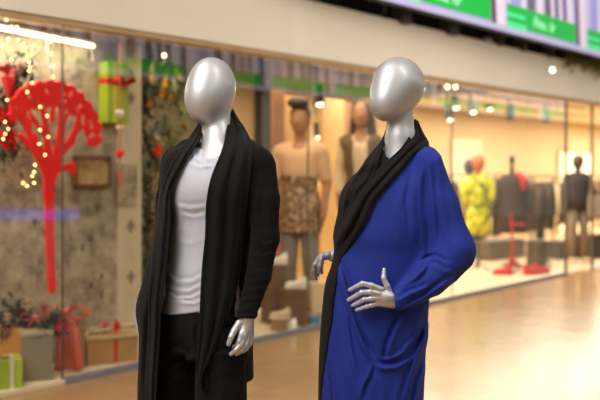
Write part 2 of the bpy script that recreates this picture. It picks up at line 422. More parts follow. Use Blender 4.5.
# ------------------------------------------------------------------ second figure: blue dress
def make_woman():
    org = Vector((.29, 3.6, 0)); Y0 = 3.6
    r = root('mannequin', 'silver faceless mannequin in a loose royal blue and black dress, hand on hip', 'mannequin', org)
    g = G((.02,3.28,0), (.66,3.96,1.93), .0065)
    def hp(lx, ly, z): return body_pt((397.3-300)/FPX*Y0, Y0, lx, ly, z)
    z0 = 1.782
    head = g.ell(hp(0,.010,z0), (.088,.112,.100), PH)
    head = smin(head, g.ell(hp(-.008,-.070,z0-.077), (.050,.050,.056), PH), .07)
    neck = g.cap(W(400,112,3.60), W(401,155,3.60), .049, .048)
    body = rows(0, Y0, [(150,380,422,3.6,.05),(165,366,436,3.6,.08),(190,356,430,3.58,.10),(215,356,424,3.58,.095),(250,358,416,3.59,.085),(290,348,422,3.59,.105),(330,345,424,3.59,.11),(355,352,418,3.59,.09)])
    tor = g.loft(body, PH, grow=-.038)
    tor = smin(tor, g.cap(W(380,166,3.68), W(421,168,3.55), .034, .034), .04)
    tor = smin(tor, g.cap(W(400,140,3.6), W(400,165,3.6), .05, .06), .05)
    la = g.chain([(W(424,170,3.54),.036),(W(453,250,3.49),.032),(W(396,300,3.41),.022)], .02)
    ra = g.chain([(W(374,168,3.69),.040),(W(362,226,3.82),.033),(W(336,256,3.70),.021),(W(331,256,3.69),.018)], .02)
    legs = smin(g.chain([(W(402,345,3.56),.058),(W(404,450,3.54),.045),(W(406,565,3.58),.030)], .02),
                g.chain([(W(370,345,3.65),.068),(W(366,450,3.64),.045),(W(366,562,3.67),.030)], .02), .02)
    d = smin(smin(head, neck, .012), tor, .03); d = smin(d, smin(la, ra, 0), .025); d = smin(d, legs, .03)
    for fx, fy in ((406,3.56),(366,3.65)):
        f = W(fx, 575, fy); f.z = .07
        d = smin(d, g.cap(f+Vector((0,.03,.0)), f+Vector((-.09,-.13,-.045)), .034, .022), .025)
    bd = g.mesh(d, 'body', 2)
    # hand resting on the hip
    palm = [[(W(394,300,3.405),.021),(W(386,297,3.395),.019),(W(380,293,3.39),.012)], [(W(393,303,3.405),.019),(W(378,303,3.395),.012)], [(W(390,297,3.40),.018),(W(379,298,3.39),.0125)]]
    fing = [[(W(389,293,3.40),0.0131),(W(387,286,3.395),0.0104),(W(383.5,278,3.395),0.0089),(W(384,269.5,3.40),0.0063)],
            [(W(381,289.5,3.39),0.0107),(W(371.5,285.5,3.38),0.0096),(W(362.5,283.5,3.38),0.0089),(W(349.5,290,3.40),0.0068)],
            [(W(379,294,3.388),0.0107),(W(370,292,3.378),0.0096),(W(361.5,292.5,3.378),0.0089),(W(348.5,300,3.40),0.0068)],
            [(W(378.5,298.5,3.39),0.0102),(W(371,298.5,3.38),0.0093),(W(364,299.5,3.38),0.0085),(W(352.5,305.5,3.40),0.0065)],
            [(W(377.5,303.5,3.395),0.0096),(W(372,305,3.387),0.0087),(W(367,306.3,3.385),0.0078),(W(356.5,310,3.40),0.0061)]]
    lo, hi = W(343,316,3.36), W(400,262,3.44); lo.y, hi.y = 3.35, 3.44; lo.x -= .01; hi.x += .01
    lh = hand_mesh(tuple(lo), tuple(hi), palm, fing)
    palm = [[(W(336,256,3.70),.018),(W(328,255.5,3.685),.014),(W(321,258,3.675),.014)], [(W(322,256,3.68),.012),(W(318,262,3.675),.012)]]
    fing = [[(W(321,259,3.66),.0095),(W(319.5,266,3.655),.0085),(W(318.5,272,3.655),.007)],
            [(W(318.5,259,3.67),.0098),(W(314.5,265,3.665),.0088),(W(313.2,271,3.665),.008),(W(315,278,3.67),.006)],
            [(W(318,260,3.685),.0098),(W(315,267,3.685),.0088),(W(314.5,273,3.685),.0078),(W(316.5,279,3.69),.006)],
            [(W(320,262,3.695),.0092),(W(318,269,3.70),.0085),(W(318,275,3.70),.0065)],
            [(W(322,262,3.70),.0085),(W(321,268,3.71),.0078),(W(321.5,273,3.71),.006)]]
    lo, hi = W(306,284,3.6), W(342,244,3.75); lo.y, hi.y = 3.62, 3.75; lo.x -= .01; hi.x += .01
    rh = hand_mesh(tuple(lo), tuple(hi), palm, fing)
    link('body', shift(join_mesh('body', [bd, lh, rh]), org), SILVER, r, smooth=True)
    for fx, fy in ((406,3.56),(366,3.65)):
        f = W(fx, 575, fy); f.z = 0
        g2 = G(tuple(f+Vector((-.18,-.24,-.01))), tuple(f+Vector((.08,.12,.16))), .005)
        q = smin(g2.cap(f+Vector((0,.03,.07)), f+Vector((0,.03,.10)), .042, .038), g2.cap(f+Vector((0,.02,.065)), f+Vector((-.09,-.13,.03)), .042, .032), .025)
        q = smin(q, g2.cap(f+Vector((0,.05,.07)), f+Vector((0,.05,.01)), .02, .01), .01)
        q = smax(q, .004-g2.Z, .004)
        link('shoe', shift(g2.mesh(q, 'shoe', 1), org), mat('shoe_leather', (28,24,24)), r, smooth=True)
    # --- dress
    H = .0048
    g = G((.03,3.30,.42), (.66,3.92,1.60), H)
    dr = rows(0, Y0, [(146,392,434,3.62,.055),(152,380,438,3.61,.075),(165,366,442,3.60,.10),(180,350,446,3.59,.12),(192,342,446,3.59,.135),(215,338,443,3.585,.145),(235,334,438,3.585,.15),(250,335,434,3.59,.15),
                      (266,332,431,3.59,.15),(280,327,430,3.59,.152),(310,323,428,3.59,.155),(355,320,425,3.59,.16),(400,319,423,3.59,.16),(450,317,420,3.59,.155)])
    d0 = g.loft(dr, 0, power=2.)
    def vp(p, Y): q = W(p[0], p[1], Y); return (q.x, q.z)
    wing = [vp(p, 3.5) for p in [(424,158),(436,160),(443,182),(451,206),(459,228),(466,248),(466,262),(454,277),(436,290),(415,300),(400,300),(398,285),(400,220)]]
    ps = poly_sd(g.X, g.Z, wing)
    wg = smax(ps, np.abs(g.Y-(3.53-.06*np.clip((g.X-.35)/.2,-1,1)*0))-.045, .05)-.018
    arm = g.chain([(W(425,164,3.55),.056),(W(439,205,3.52),.058),(W(456,250,3.49),.058),(W(430,278,3.455),.054),(W(396,301,3.405),.036)], .04)
    slv = smin(wg, arm, .03)
    slv = slv-folds(g, [([(423,166),(422,210),(427,262)], .009, 3.6, 'lap'), ([(431,158),(435,205),(438,245)], .006, 3.2, 'lap'),
                    ([(438,176),(446,210),(452,248)], .004, 4.5, 'lap'),
                    ([(421,264),(428,258),(436,257),(448,264)], .010, 2.4, 'lap'), ([(398,289),(416,276),(432,262)], .009, 2.6, 'ridge'), ([(430,262),(444,272),(460,272)], .005, 3, 'ridge'),
                    ([(402,308),(424,296),(452,276)], .008, 2.8, 'lap'), ([(396,300),(410,292),(430,284)], .007, 2.4, 'lap'),
                    ([(396,296),(402,303),(404,314)], .003, 2.2, 'ridge'), ([(446,262),(458,268),(468,262)], .004, 3, 'ridge'),
                    ([(428,262),(424,272),(412,284)], .005, 2.5, 'lap')])
    ra = g.chain([(W(376,168,3.70),.05),(W(364,226,3.80),.045),(W(341,255,3.71),.030)], .02)
    d1 = d0-folds(g, [([(340,262),(346,285),(354,315),(364,343),(374,362)], .016, 3.2, 'lap'),
                      ([(374,362),(384,366),(396,365),(410,357),(421,340),(428,318)], .012, 3.6, 'lap'),
                      ([(376,356),(388,358),(402,351),(414,336),(422,318)], .006, 2.4, 'lap'),
                      ([(373,364),(370,376),(364,386),(361,402)], .010, 2.2, 'lap'),
                      ([(386,362),(388,345),(396,326),(402,314)], .013, 3.0, 'lap'),
                      ([(392,364),(404,350),(414,328),(424,308)], .008, 3.0, 'ridge'),
                      ([(402,402),(408,375),(418,350),(427,330)], .010, 3.2, 'lap'), ([(412,410),(416,385),(424,362)], .008, 2.6, 'lap'),
                      ([(338,296),(342,340),(352,400)], .009, 4, 'ridge'), ([(346,300),(352,345),(360,380)], .006, 3, 'lap'),
                      ([(331,330),(334,365),(338,410)], .007, 3, 'ridge'), ([(328,360),(331,390),(334,420)], .006, 2.4, 'lap'),
                      ([(380,420),(384,392),(378,374)], .005, 3, 'ridge'), ([(396,425),(396,400),(400,380)], .006, 3, 'ridge'),
                      ([(352,300),(362,328),(376,350)], .006, 2.6, 'ridge'),
                      ([(418,170),(412,205),(416,245)], .007, 4.5, 'ridge'), ([(404,175),(396,215),(400,255)], .004, 5, 'ridge'), ([(410,168),(404,200),(408,238)], .003, 3, 'lap'),
                      ([(356,245),(352,262),(354,290)], .004, 3, 'ridge')])
    blk = folds(g, [([(416,142),(390,165),(360,205),(345,245)], .007, 4, 'lap'), ([(424,146),(398,170),(372,210),(348,252)], .006, 3.5, 'ridge'),
                    ([(380,170),(356,192),(341,212)], .006, 3.5, 'lap'), ([(384,180),(358,212),(339,238)], .006, 4, 'ridge'),
                    ([(362,205),(348,228),(336,250)], .006, 3, 'lap'), ([(344,256),(332,300),(326,380)], .004, 4, 'ridge')])
    bx = spl([(140,436),(146,430),(150,420),(167,405),(197,377),(229,361),(237,355),(257,342),(287,336),(320,332),(350,327),(400,321),(460,318)], g.PY.ravel())[0].reshape(g.PY.shape)
    shoulder_L = g.chain([(W(428,160,3.55),.040),(W(408,156,3.57),.042),(W(384,158,3.64),.035)], .02)
    base = smin(d1, shoulder_L, .03)
    neckhole = g.cap(W(401,110,3.57), W(400,150,3.58), .058, .056)
    neckhole = smin(neckhole, g.cap(W(394,146,3.53), W(380,160,3.46), .045, .022), .02)
    cuffl = g.cap(W(397,300,3.405), W(384,300,3.395), .026, .034)
    hem = (EYE-(452-HZ)/FPX*3.6)-g.Z
    under = g.cap(W(396,300,3.40), W(384,299,3.39), .03, .03)
    cutl = np.maximum(388+(g.PY-290)*.36-g.PX, 0)   # the cuff ends on a slanting line
    slv2 = smax(slv, (388.5+(g.PY-290)*.40-g.PX)*.0034, .003)
    blue = smin(smin(base, slv2, .012), ra, .01)
    blue = smax(blue, -neckhole, .004)
    blue = smax(blue, -cuffl, .003)
    hemring = smax(blue, hem, .004)
    dress = g.mesh(hemring, 'dress', 1)
    bl = d0-blk-.004
    pan = smax(bl, (g.PX-bx)*.0035, .002)
    pan = smax(pan, g.Y-3.62, .004); pan = smax(pan, -neckhole, .004); pan = smax(pan, hem+.001, .004)
    panel = g.mesh(pan, 'front_panel', 1)
    fill = g.mesh(smin(smin(bl, base, 0), g.loft(body, PH, grow=-.01), 0), 'fill', 2)
    bv = bvh_of(fill)
    do = link('dress', shift(dress, org), BLUECL, r, smooth=True)
    link('front_panel', shift(panel, org), BLACKDR, do, label='black front panel of the dress', smooth=True)
    # draped collar: two bands crossing over the chest
    ribbon('collar', [(414.5,119,418,122,(3.66,3.68)),(413,126,423,133,(3.60,3.64)),(409,136,429,145,(3.55,3.59)),(401,148,416,154,(3.51,3.53)),(389,160,404,168,None),(375,174,391,183,None),(358,192,377,199,None),(346,212,366,222,None),(339,232,355,240,None),(336,245,346,254,None),(334,254,340,262,None)],
           bv, BLACKDR, do, org, off=.010, nfold=2.4, amp=.007, phase=.2, sink=.25)
    ribbon('collar', [(388,132,386,130,(3.66,3.68)),(386.5,140,381,142,(3.60,3.63)),(381,152,370,155,(3.54,3.585)),(378,163,361,168,(3.49,3.53)),(374,176,352,181,None),(364,190,345,193,None),(356,208,343,210,None),(350,226,341,226,None)],
           bv, BLACKDR, do, org, off=.003, nfold=1.8, amp=.006, phase=1.2, sink=.2)
    return r
make_man(); make_woman()

# ================================================================== the place: a shop front across a mall
UX, UY = 740/1250.5, 1008/1250.5            # direction along the shop front (into the picture, to the right)
TH = math.atan2(UY, UX)
P0 = (-1.65, 7.0)
D0 = -P0[0]*UY+P0[1]*UX                     # distance from the eye to the glass line
def FW(s, v, z): return Vector((P0[0]+UX*s-UY*v, P0[1]+UY*s+UX*v, z))
def FP(px, py, v):
    """where the sight line through (px, py) meets the plane v metres behind the glass: (s, z)"""
    a = (px-300)/FPX; Y = (D0+v)/(-UY*a+UX); X = a*Y
    return UX*(X-P0[0])+UY*(Y-P0[1]), EYE-(py-HZ)/FPX*Y
def FS(px, v): return FP(px, 172, v)[0]
def FZ(px, py, v): return FP(px, py, v)[1]

# ------------------------------------------------------------------ mesh builder in thing-local space
class MB:
    def __init__(s): s.bm = bmesh.new()
    def _t(s, geo, c, sz=(1,1,1), rot=(0,0,0)):
        from mathutils import Euler
        M = Matrix.Translation(c) @ Euler(rot).to_matrix().to_4x4() @ Matrix.Diagonal((*sz, 1))
        bmesh.ops.transform(s.bm, matrix=M, verts=geo['verts'])
        return geo['verts']
    def box(s, x0, x1, y0, y1, z0, z1, bev=0, rot=(0,0,0)):
        g = bmesh.ops.create_cube(s.bm, size=1)
        c = ((x0+x1)/2, (y0+y1)/2, (z0+z1)/2)
        s._t(g, c, (abs(x1-x0), abs(y1-y0), abs(z1-z0)), rot)
        if bev:
            es = {e for v in g['verts'] for e in v.link_edges}
            bmesh.ops.bevel(s.bm, geom=list(es), offset=bev, segments=2, affect='EDGES', profile=.6)
        return s
    def cyl(s, a, b, r0, r1=None, n=16):
        a, b = Vector(a), Vector(b); d = b-a; r1 = r0 if r1 is None else r1
        g = bmesh.ops.create_cone(s.bm, cap_ends=True, segments=n, radius1=r0, radius2=r1, depth=d.length)
        q = d.to_track_quat('Z','Y').to_matrix().to_4x4()
        bmesh.ops.transform(s.bm, matrix=Matrix.Translation((a+b)/2) @ q, verts=g['verts'])
        return s
    def sph(s, c, r, n=12, rot=(0,0,0)):
        g = bmesh.ops.create_uvsphere(s.bm, u_segments=n, v_segments=max(6, n//2+2), radius=1)
        r = r if isinstance(r, (tuple, list)) else (r,r,r)
        s._t(g, c, r, rot); return s
    def tube(s, pts, r, n=8):
        pts = [Vector(p) for p in pts]; rings = []
        rr = r if isinstance(r, (list, tuple)) else [r]*len(pts)
        for i, p in enumerate(pts):
            t = (pts[min(i+1,len(pts)-1)]-pts[max(i-1,0)]).normalized()
            up = Vector((0,1,0)) if abs(t.y) < .9 else Vector((1,0,0))
            a = t.cross(up).normalized(); b = t.cross(a)
            rings.append([s.bm.verts.new(p+(a*math.cos(2*PI*k/n)+b*math.sin(2*PI*k/n))*rr[i]) for k in range(n)])
        for A, B in zip(rings[:-1], rings[1:]):
            for k in range(n): s.bm.faces.new((A[k], A[(k+1)%n], B[(k+1)%n], B[k]))
        s.bm.faces.new(rings[0][::-1]); s.bm.faces.new(rings[-1]); return s
    def lathe(s, prof, c=(0,0,0), n=20, sx=1., sy=1.):
        rings = []
        for r, z in prof:
            rings.append([s.bm.verts.new((c[0]+r*sx*math.cos(2*PI*k/n), c[1]+r*sy*math.sin(2*PI*k/n), c[2]+z)) for k in range(n)])
        for A, B in zip(rings[:-1], rings[1:]):
            for k in range(n): s.bm.faces.new((A[k], A[(k+1)%n], B[(k+1)%n], B[k]))
        s.bm.faces.new(rings[0][::-1]); s.bm.faces.new(rings[-1]); return s
    def leaf(s, p, d, L, w, curl=.15):
        p = Vector(p); d = Vector(d).normalized(); sd = d.cross(Vector((0,0,1)));
        sd = sd.normalized() if sd.length > .01 else Vector((1,0,0)); up = sd.cross(d)
        m = p+d*L*.45-up*0; t = p+d*L-up*curl*L
        v = [s.bm.verts.new(q) for q in (p, m+sd*w/2+up*w*.12, t, m-sd*w/2+up*w*.12)]
        c = s.bm.verts.new(m-up*w*.08)
        for i in range(4): s.bm.faces.new((v[i], v[(i+1)%4], c))
        return s
    def face(s, pts):
        s.bm.faces.new([s.bm.verts.new(p) for p in pts]); return s
    def build(s, name, m, parent=None, loc=None, rz=None, label=None, smooth=False):
        bmesh.ops.recalc_face_normals(s.bm, faces=s.bm.faces[:])
        me = bpy.data.meshes.new(name); s.bm.to_mesh(me); s.bm.free()
        return link(name, me, m, parent, loc, rz, label, smooth)
def froot(name, label, cat, s, v, z, group=None, rz=0):
    return root(name, label, cat, FW(s, v, z), TH+rz, group)
def struct(name, mb, m, s=0, v=0, z=0, label=None):
    o = mb.build(name, m, None, FW(s, v, z), TH, label); o['kind'] = 'structure'; return o
def copy_tree(o, parent=None):
    c = o.copy(); COL.objects.link(c); c.parent = parent
    for ch in list(o.children): copy_tree(ch, c)
    return c

# ------------------------------------------------------------------ special procedural materials
def nodes(name):
    m = bpy.data.materials.new(name); m.use_nodes = True; nt = m.node_tree
    return m, nt, nt.nodes['Principled BSDF'], nt.nodes.new('ShaderNodeTexCoord')
def N(nt, t, **kw):
    n = nt.nodes.new(t)
    for k, v in kw.items():
        if k in n.inputs.keys(): n.inputs[k].default_value = v
        else: setattr(n, k, v)
    return n
def ramp(nt, fac, stops, interp='LINEAR'):
    r = nt.nodes.new('ShaderNodeValToRGB'); r.color_ramp.interpolation = interp
    el = r.color_ramp.elements
    while len(el) < len(stops): el.new(.5)
    for e, (p, c) in zip(el, stops): e.position = p; e.color = (*srgb(c), 1)
    nt.links.new(fac, r.inputs['Fac']); return r.outputs['Color']
def mixc(nt, f, a, b, bt='MIX'):
    n = nt.nodes.new('ShaderNodeMix'); n.data_type = 'RGBA'; n.blend_type = bt
    for k, v in ((0, f), (6, a), (7, b)):
        if hasattr(v, 'links') or hasattr(v, 'is_linked'): nt.links.new(v, n.inputs[k])
        else: n.inputs[k].default_value = v if k == 0 else (*srgb(v), 1)
    return n.outputs[2]

# polished stone floor of the mall: large slabs, faint clouding
m, nt, b, tc = nodes('polished_stone'); FLOOR = m
rot = N(nt, 'ShaderNodeMapping'); rot.inputs['Rotation'].default_value = (0, 0, -TH); nt.links.new(tc.outputs['Object'], rot.inputs['Vector'])
n1 = N(nt, 'ShaderNodeTexNoise', Scale=.9, Detail=6.); nt.links.new(rot.outputs[0], n1.inputs['Vector'])
col = ramp(nt, n1.outputs['Fac'], [(.3, (152,116,74)), (.55, (170,132,88)), (.75, (144,106,64))])
br = N(nt, 'ShaderNodeTexBrick', Scale=1.); br.offset = .5
br.inputs['Brick Width'].default_value = .9; br.inputs['Row Height'].default_value = .6; br.inputs['Mortar Size'].default_value = .004
br.inputs['Color1'].default_value = (1,1,1,1); br.inputs['Color2'].default_value = (.93,.92,.9,1); br.inputs['Mortar'].default_value = (.72,.68,.62,1)
nt.links.new(rot.outputs[0], br.inputs['Vector'])
nt.links.new(mixc(nt, 1., col, br.outputs['Color'], 'MULTIPLY'), b.inputs['Base Color'])
b.inputs['Roughness'].default_value = .22; b.inputs['Specular IOR Level'].default_value = .6
n2 = N(nt, 'ShaderNodeTexNoise', Scale=3., Detail=2.); nt.links.new(tc.outputs['Object'], n2.inputs['Vector'])
bp = N(nt, 'ShaderNodeBump', Strength=.25, Distance=.004); nt.links.new(n2.outputs['Fac'], bp.inputs['Height']); nt.links.new(bp.outputs[0], b.inputs['Normal'])

# printed display board: newsprint-grey with dark stencilled marks
def board(name, base, dark, marks, sc):
    m, nt, b, tc = nodes(name)
    n1 = N(nt, 'ShaderNodeTexNoise', Scale=sc*1.2, Detail=8., Roughness=.7); nt.links.new(tc.outputs['Object'], n1.inputs['Vector'])
    c = ramp(nt, n1.outputs['Fac'], [(.3, dark), (.62, base), (.8, tuple(min(255, v+18) for v in base))])
    mp = N(nt, 'ShaderNodeMapping'); mp.inputs['Scale'].default_value = (1.6,1,.95); nt.links.new(tc.outputs['Object'], mp.inputs['Vector'])
    vo = N(nt, 'ShaderNodeTexVoronoi', Scale=sc); vo.distance = 'CHEBYCHEV'; nt.links.new(mp.outputs[0], vo.inputs['Vector'])
    n3 = N(nt, 'ShaderNodeTexNoise', Scale=sc*3.5, Detail=4.); nt.links.new(tc.outputs['Object'], n3.inputs['Vector'])
    ad = N(nt, 'ShaderNodeMath', operation='MULTIPLY_ADD'); ad.inputs[1].default_value = .35; nt.links.new(n3.outputs['Fac'], ad.inputs[0]); nt.links.new(vo.outputs['Distance'], ad.inputs[2])
    mk = ramp(nt, ad.outputs[0], [(.0, (0,0,0)), (.30, (0,0,0)), (.36, (255,255,255)), (1, (255,255,255))])
    pick = N(nt, 'ShaderNodeSeparateColor'); nt.links.new(vo.outputs['Color'], pick.inputs[0])
    gt = N(nt, 'ShaderNodeMath', operation='GREATER_THAN'); gt.inputs[1].default_value = marks; nt.links.new(pick.outputs[0], gt.inputs[0])
    both = N(nt, 'ShaderNodeMath', operation='MAXIMUM'); nt.links.new(mk, both.inputs[0]); nt.links.new(gt.outputs[0], both.inputs[1])
    nt.links.new(mixc(nt, both.outputs[0], dark, c), b.inputs['Base Color']); b.inputs['Roughness'].default_value = .8
    return m
BOARD = board('printed_board', (184,168,138), (84,72,56), .55, 6.5)
BOARD2 = mat('plain_board', (204,186,154), rough=.8, noise=(4,.1))

def glass(name, tint=(1,1,1), refl=1.):
    m = bpy.data.materials.new(name); m.use_nodes = True; nt = m.node_tree; nt.nodes.clear()
    o = nt.nodes.new('ShaderNodeOutputMaterial'); mx = nt.nodes.new('ShaderNodeMixShader')
    t = nt.nodes.new('ShaderNodeBsdfTransparent'); t.inputs[0].default_value = (*tint, 1)
    g = nt.nodes.new('ShaderNodeBsdfGlossy'); g.inputs['Roughness'].default_value = .02
    f = nt.nodes.new('ShaderNodeFresnel'); f.inputs[0].default_value = 1.5
    ml = nt.nodes.new('ShaderNodeMath'); ml.operation = 'MULTIPLY'; ml.inputs[1].default_value = refl; ml.use_clamp = True
    ge = nt.nodes.new('ShaderNodeNewGeometry'); fr = nt.nodes.new('ShaderNodeMath'); fr.operation = 'SUBTRACT'; fr.inputs[0].default_value = 1
    nt.links.new(ge.outputs['Backfacing'], fr.inputs[1]); nt.links.new(fr.outputs[0], ml.inputs[1])
    m2 = nt.nodes.new('ShaderNodeMath'); m2.operation = 'MULTIPLY'; m2.inputs[1].default_value = refl; m2.use_clamp = True
    nt.links.new(f.outputs[0], ml.inputs[0]); nt.links.new(ml.outputs[0], m2.inputs[0]); nt.links.new(m2.outputs[0], mx.inputs[0])
    nt.links.new(t.outputs[0], mx.inputs[1]); nt.links.new(g.outputs[0], mx.inputs[2]); nt.links.new(mx.outputs[0], o.inputs[0])
    return m
GLASS = glass('shop_glass', (.95,.96,.95), 1.5)

WALLB = mat('warm_plaster', (216,186,142), rough=.8, noise=(1.5,.05))
FASCIA = mat('lacquered_panel', (234,224,206), rough=.30, noise=(.8,.05), spec=.4)
TRIM = mat('tan_wood_trim', (184,152,112), rough=.5, noise=(5,.1))
WOOD = mat('honey_wood', (206,158,96), rough=.55, noise=(3,.12))
BROWNW = mat('brown_wood', (132,88,52), rough=.55, noise=(4,.15))
DARKC = mat('dark_column_paint', (74,70,68), rough=.6, noise=(3,.08))
DARKM = mat('dark_metal', (40,38,38), rough=.5, metal=.4, noise=(8,.08))
PLAT = mat('pale_platform', (214,194,160), rough=.5, noise=(2,.05))
CURB = mat('grey_aluminium_kerb', (134,134,140), rough=.45, metal=.4, noise=(6,.05))
CEILM = mat('shop_ceiling_paint', (226,208,176), rough=.8, noise=(1,.03))
def lampm(name, rgb, e): return mat(name, rgb, emit=e, rough=.5, noise=None)

# ================================================================== structure
fl = MB().face([(-14,-9,0),(22,-9,0),(22,38,0),(-14,38,0)])
o = fl.build('floor', FLOOR); o['kind'] = 'structure'
S0, S1 = -6.0, 8.6                            # glass front; the entrance begins beyond S1
SE = FS(566, 0)
# shop window platform and kerb
struct('floor_display', MB().box(S0, SE, .02, 3.9, .0, .03), PLAT)
struct('trim_10', MB().box(S0, 0, -.03, .02, 0, .034, .004), PLAT)
struct('trim_1', MB().box(0, SE, -.03, .02, 0, .042, .004), CURB)
struct('floor_shop', MB().box(SE, 30, .02, 3.9, 0, .012), mat('shop_floor_tiles', (206,186,152), rough=.35, noise=(2,.05)))
# glass panes between seams
seams = [S0, -1.9, 0.0, FS(308,0), FS(452,0), SE]
for i in range(len(seams)-1):
    struct('window_%d' % (i+1), MB().box(seams[i]+.004, seams[i+1]-.004, -.006, .006, .06, 2.49), GLASS)
gs = MAT_SEAM = mat('seam_metal', (92,84,72), rough=.5, metal=.5, noise=(9,.05))
for i, s_ in enumerate(seams[1:]):
    struct('trim_%d' % (i+2), MB().box(s_-.0022, s_+.0022, -.008, .008, .0, 2.49) if i != 4 else MB().box(s_-.014, s_+.014, -.02, .02, 0, 2.49), MAT_SEAM)
# entrance side glass further right
struct('trim_8', MB().box(FS(592,0)-.02, FS(592,0)+.02, -.02, .02, 0, 2.49), MAT_SEAM)
# lintel strip and lacquered fascia above
struct('trim_9', MB().box(S0, 18, -.05, .12, 2.485, 2.515, .004).box(S0, 16, -.03, .12, 2.515, 2.53), TRIM)
fas = MB(); ZF = FZ(500, 45.0, -.045)
cuts = [S0, FS(286,0)-5.1, FS(286,0), FS(286,0)+5.1, FS(286,0)+10.2, 18]
for a, c in zip(cuts[:-1], cuts[1:]): fas.box(a+.003, c-.003, -.045, .1, 2.53, ZF)
struct('wall_fascia', fas, FASCIA)
struct('wall_recess', MB().box(S0, 18, .06, .14, ZF-.02, 5.2), mat('black_recess', (9,8,8), rough=.8, noise=(3,.1)))
# shop shell
SC_ = FS(455, 2.0)
struct('ceiling', MB().box(SC_, 30, .12, 3.95, 2.70, 2.76), CEILM)
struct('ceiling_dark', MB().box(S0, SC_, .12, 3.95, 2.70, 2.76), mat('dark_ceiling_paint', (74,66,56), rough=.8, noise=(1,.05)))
struct('wall_bulkhead', MB().box(S0, 30, .10, .16, 2.50, 2.76), mat('dark_ceiling_paint', (74,66,56)))
struct('wall_back', MB().box(S0, 30, 3.85, 3.95, 0, 2.76), WALLB)
struct('wall_left', MB().box(S0-.05, S0+.05, .02, 3.95, 0, 2.76), WALLB)
struct('wall_right', MB().box(30, 30.1, 0, 3.95, 0, 5.2), WALLB)
# display back board, pale upright board and post
sb, zb = FP(115, 352, .5)
struct('wall_display', MB().box(S0, sb, .48, .54, .03, 2.5), BOARD)
s2 = FS(138, .5)
struct('wall_upright', MB().box(sb, s2, .46, .56, .03, 2.5), BOARD2)
struct('column', MB().box(FS(262,1.2), FS(271,1.2), 1.2, 1.32, .03, 2.70), DARKC)
struct('wall_panel', MB().box(FS(231,1.3), FS(262,1.3), 1.3, 1.36, .03, 2.70), mat('beige_panel', (190,156,112), rough=.7, noise=(3,.08)))
# ceiling bay above the plants is dark: timber slats
for k, (pa, pb, za, zb_, v_, mm) in enumerate([(273,285,.03,2.45,1.9,'BROWNW'),(285,312,.03,2.42,2.0,'WOOD'),(322,345,.03,2.44,2.1,'WOOD'),(345,352,.03,2.45,2.3,'BROWNW')]):
    t = MB().box(FS(pa,v_)+.004, FS(pb,v_)-.004, v_, v_+.05, za, zb_, .004)
    o = t.build('wooden_board', globals()[mm], None, FW(0,0,0), TH)
    tag(o, ['narrow brown wooden panel standing beside the dark column','honey wood panel standing behind the quiff-haired figure','honey wood panel standing between the two lifelike figures','thin brown wooden panel behind the woman figure'][k], 'display panel', 'wooden panels in the shop')
# opposite side of the mall, behind the camera (it is what the glass mirrors)
OV = -9.0
struct('wall_opposite', MB().box(-14, 18, OV-.3, OV-.2, 0, 3.2).box(-14, 18, OV-.6, OV-.4, 3.2, 6), mat('opposite_wall', (96,80,62), rough=.7, noise=(1,.08)))

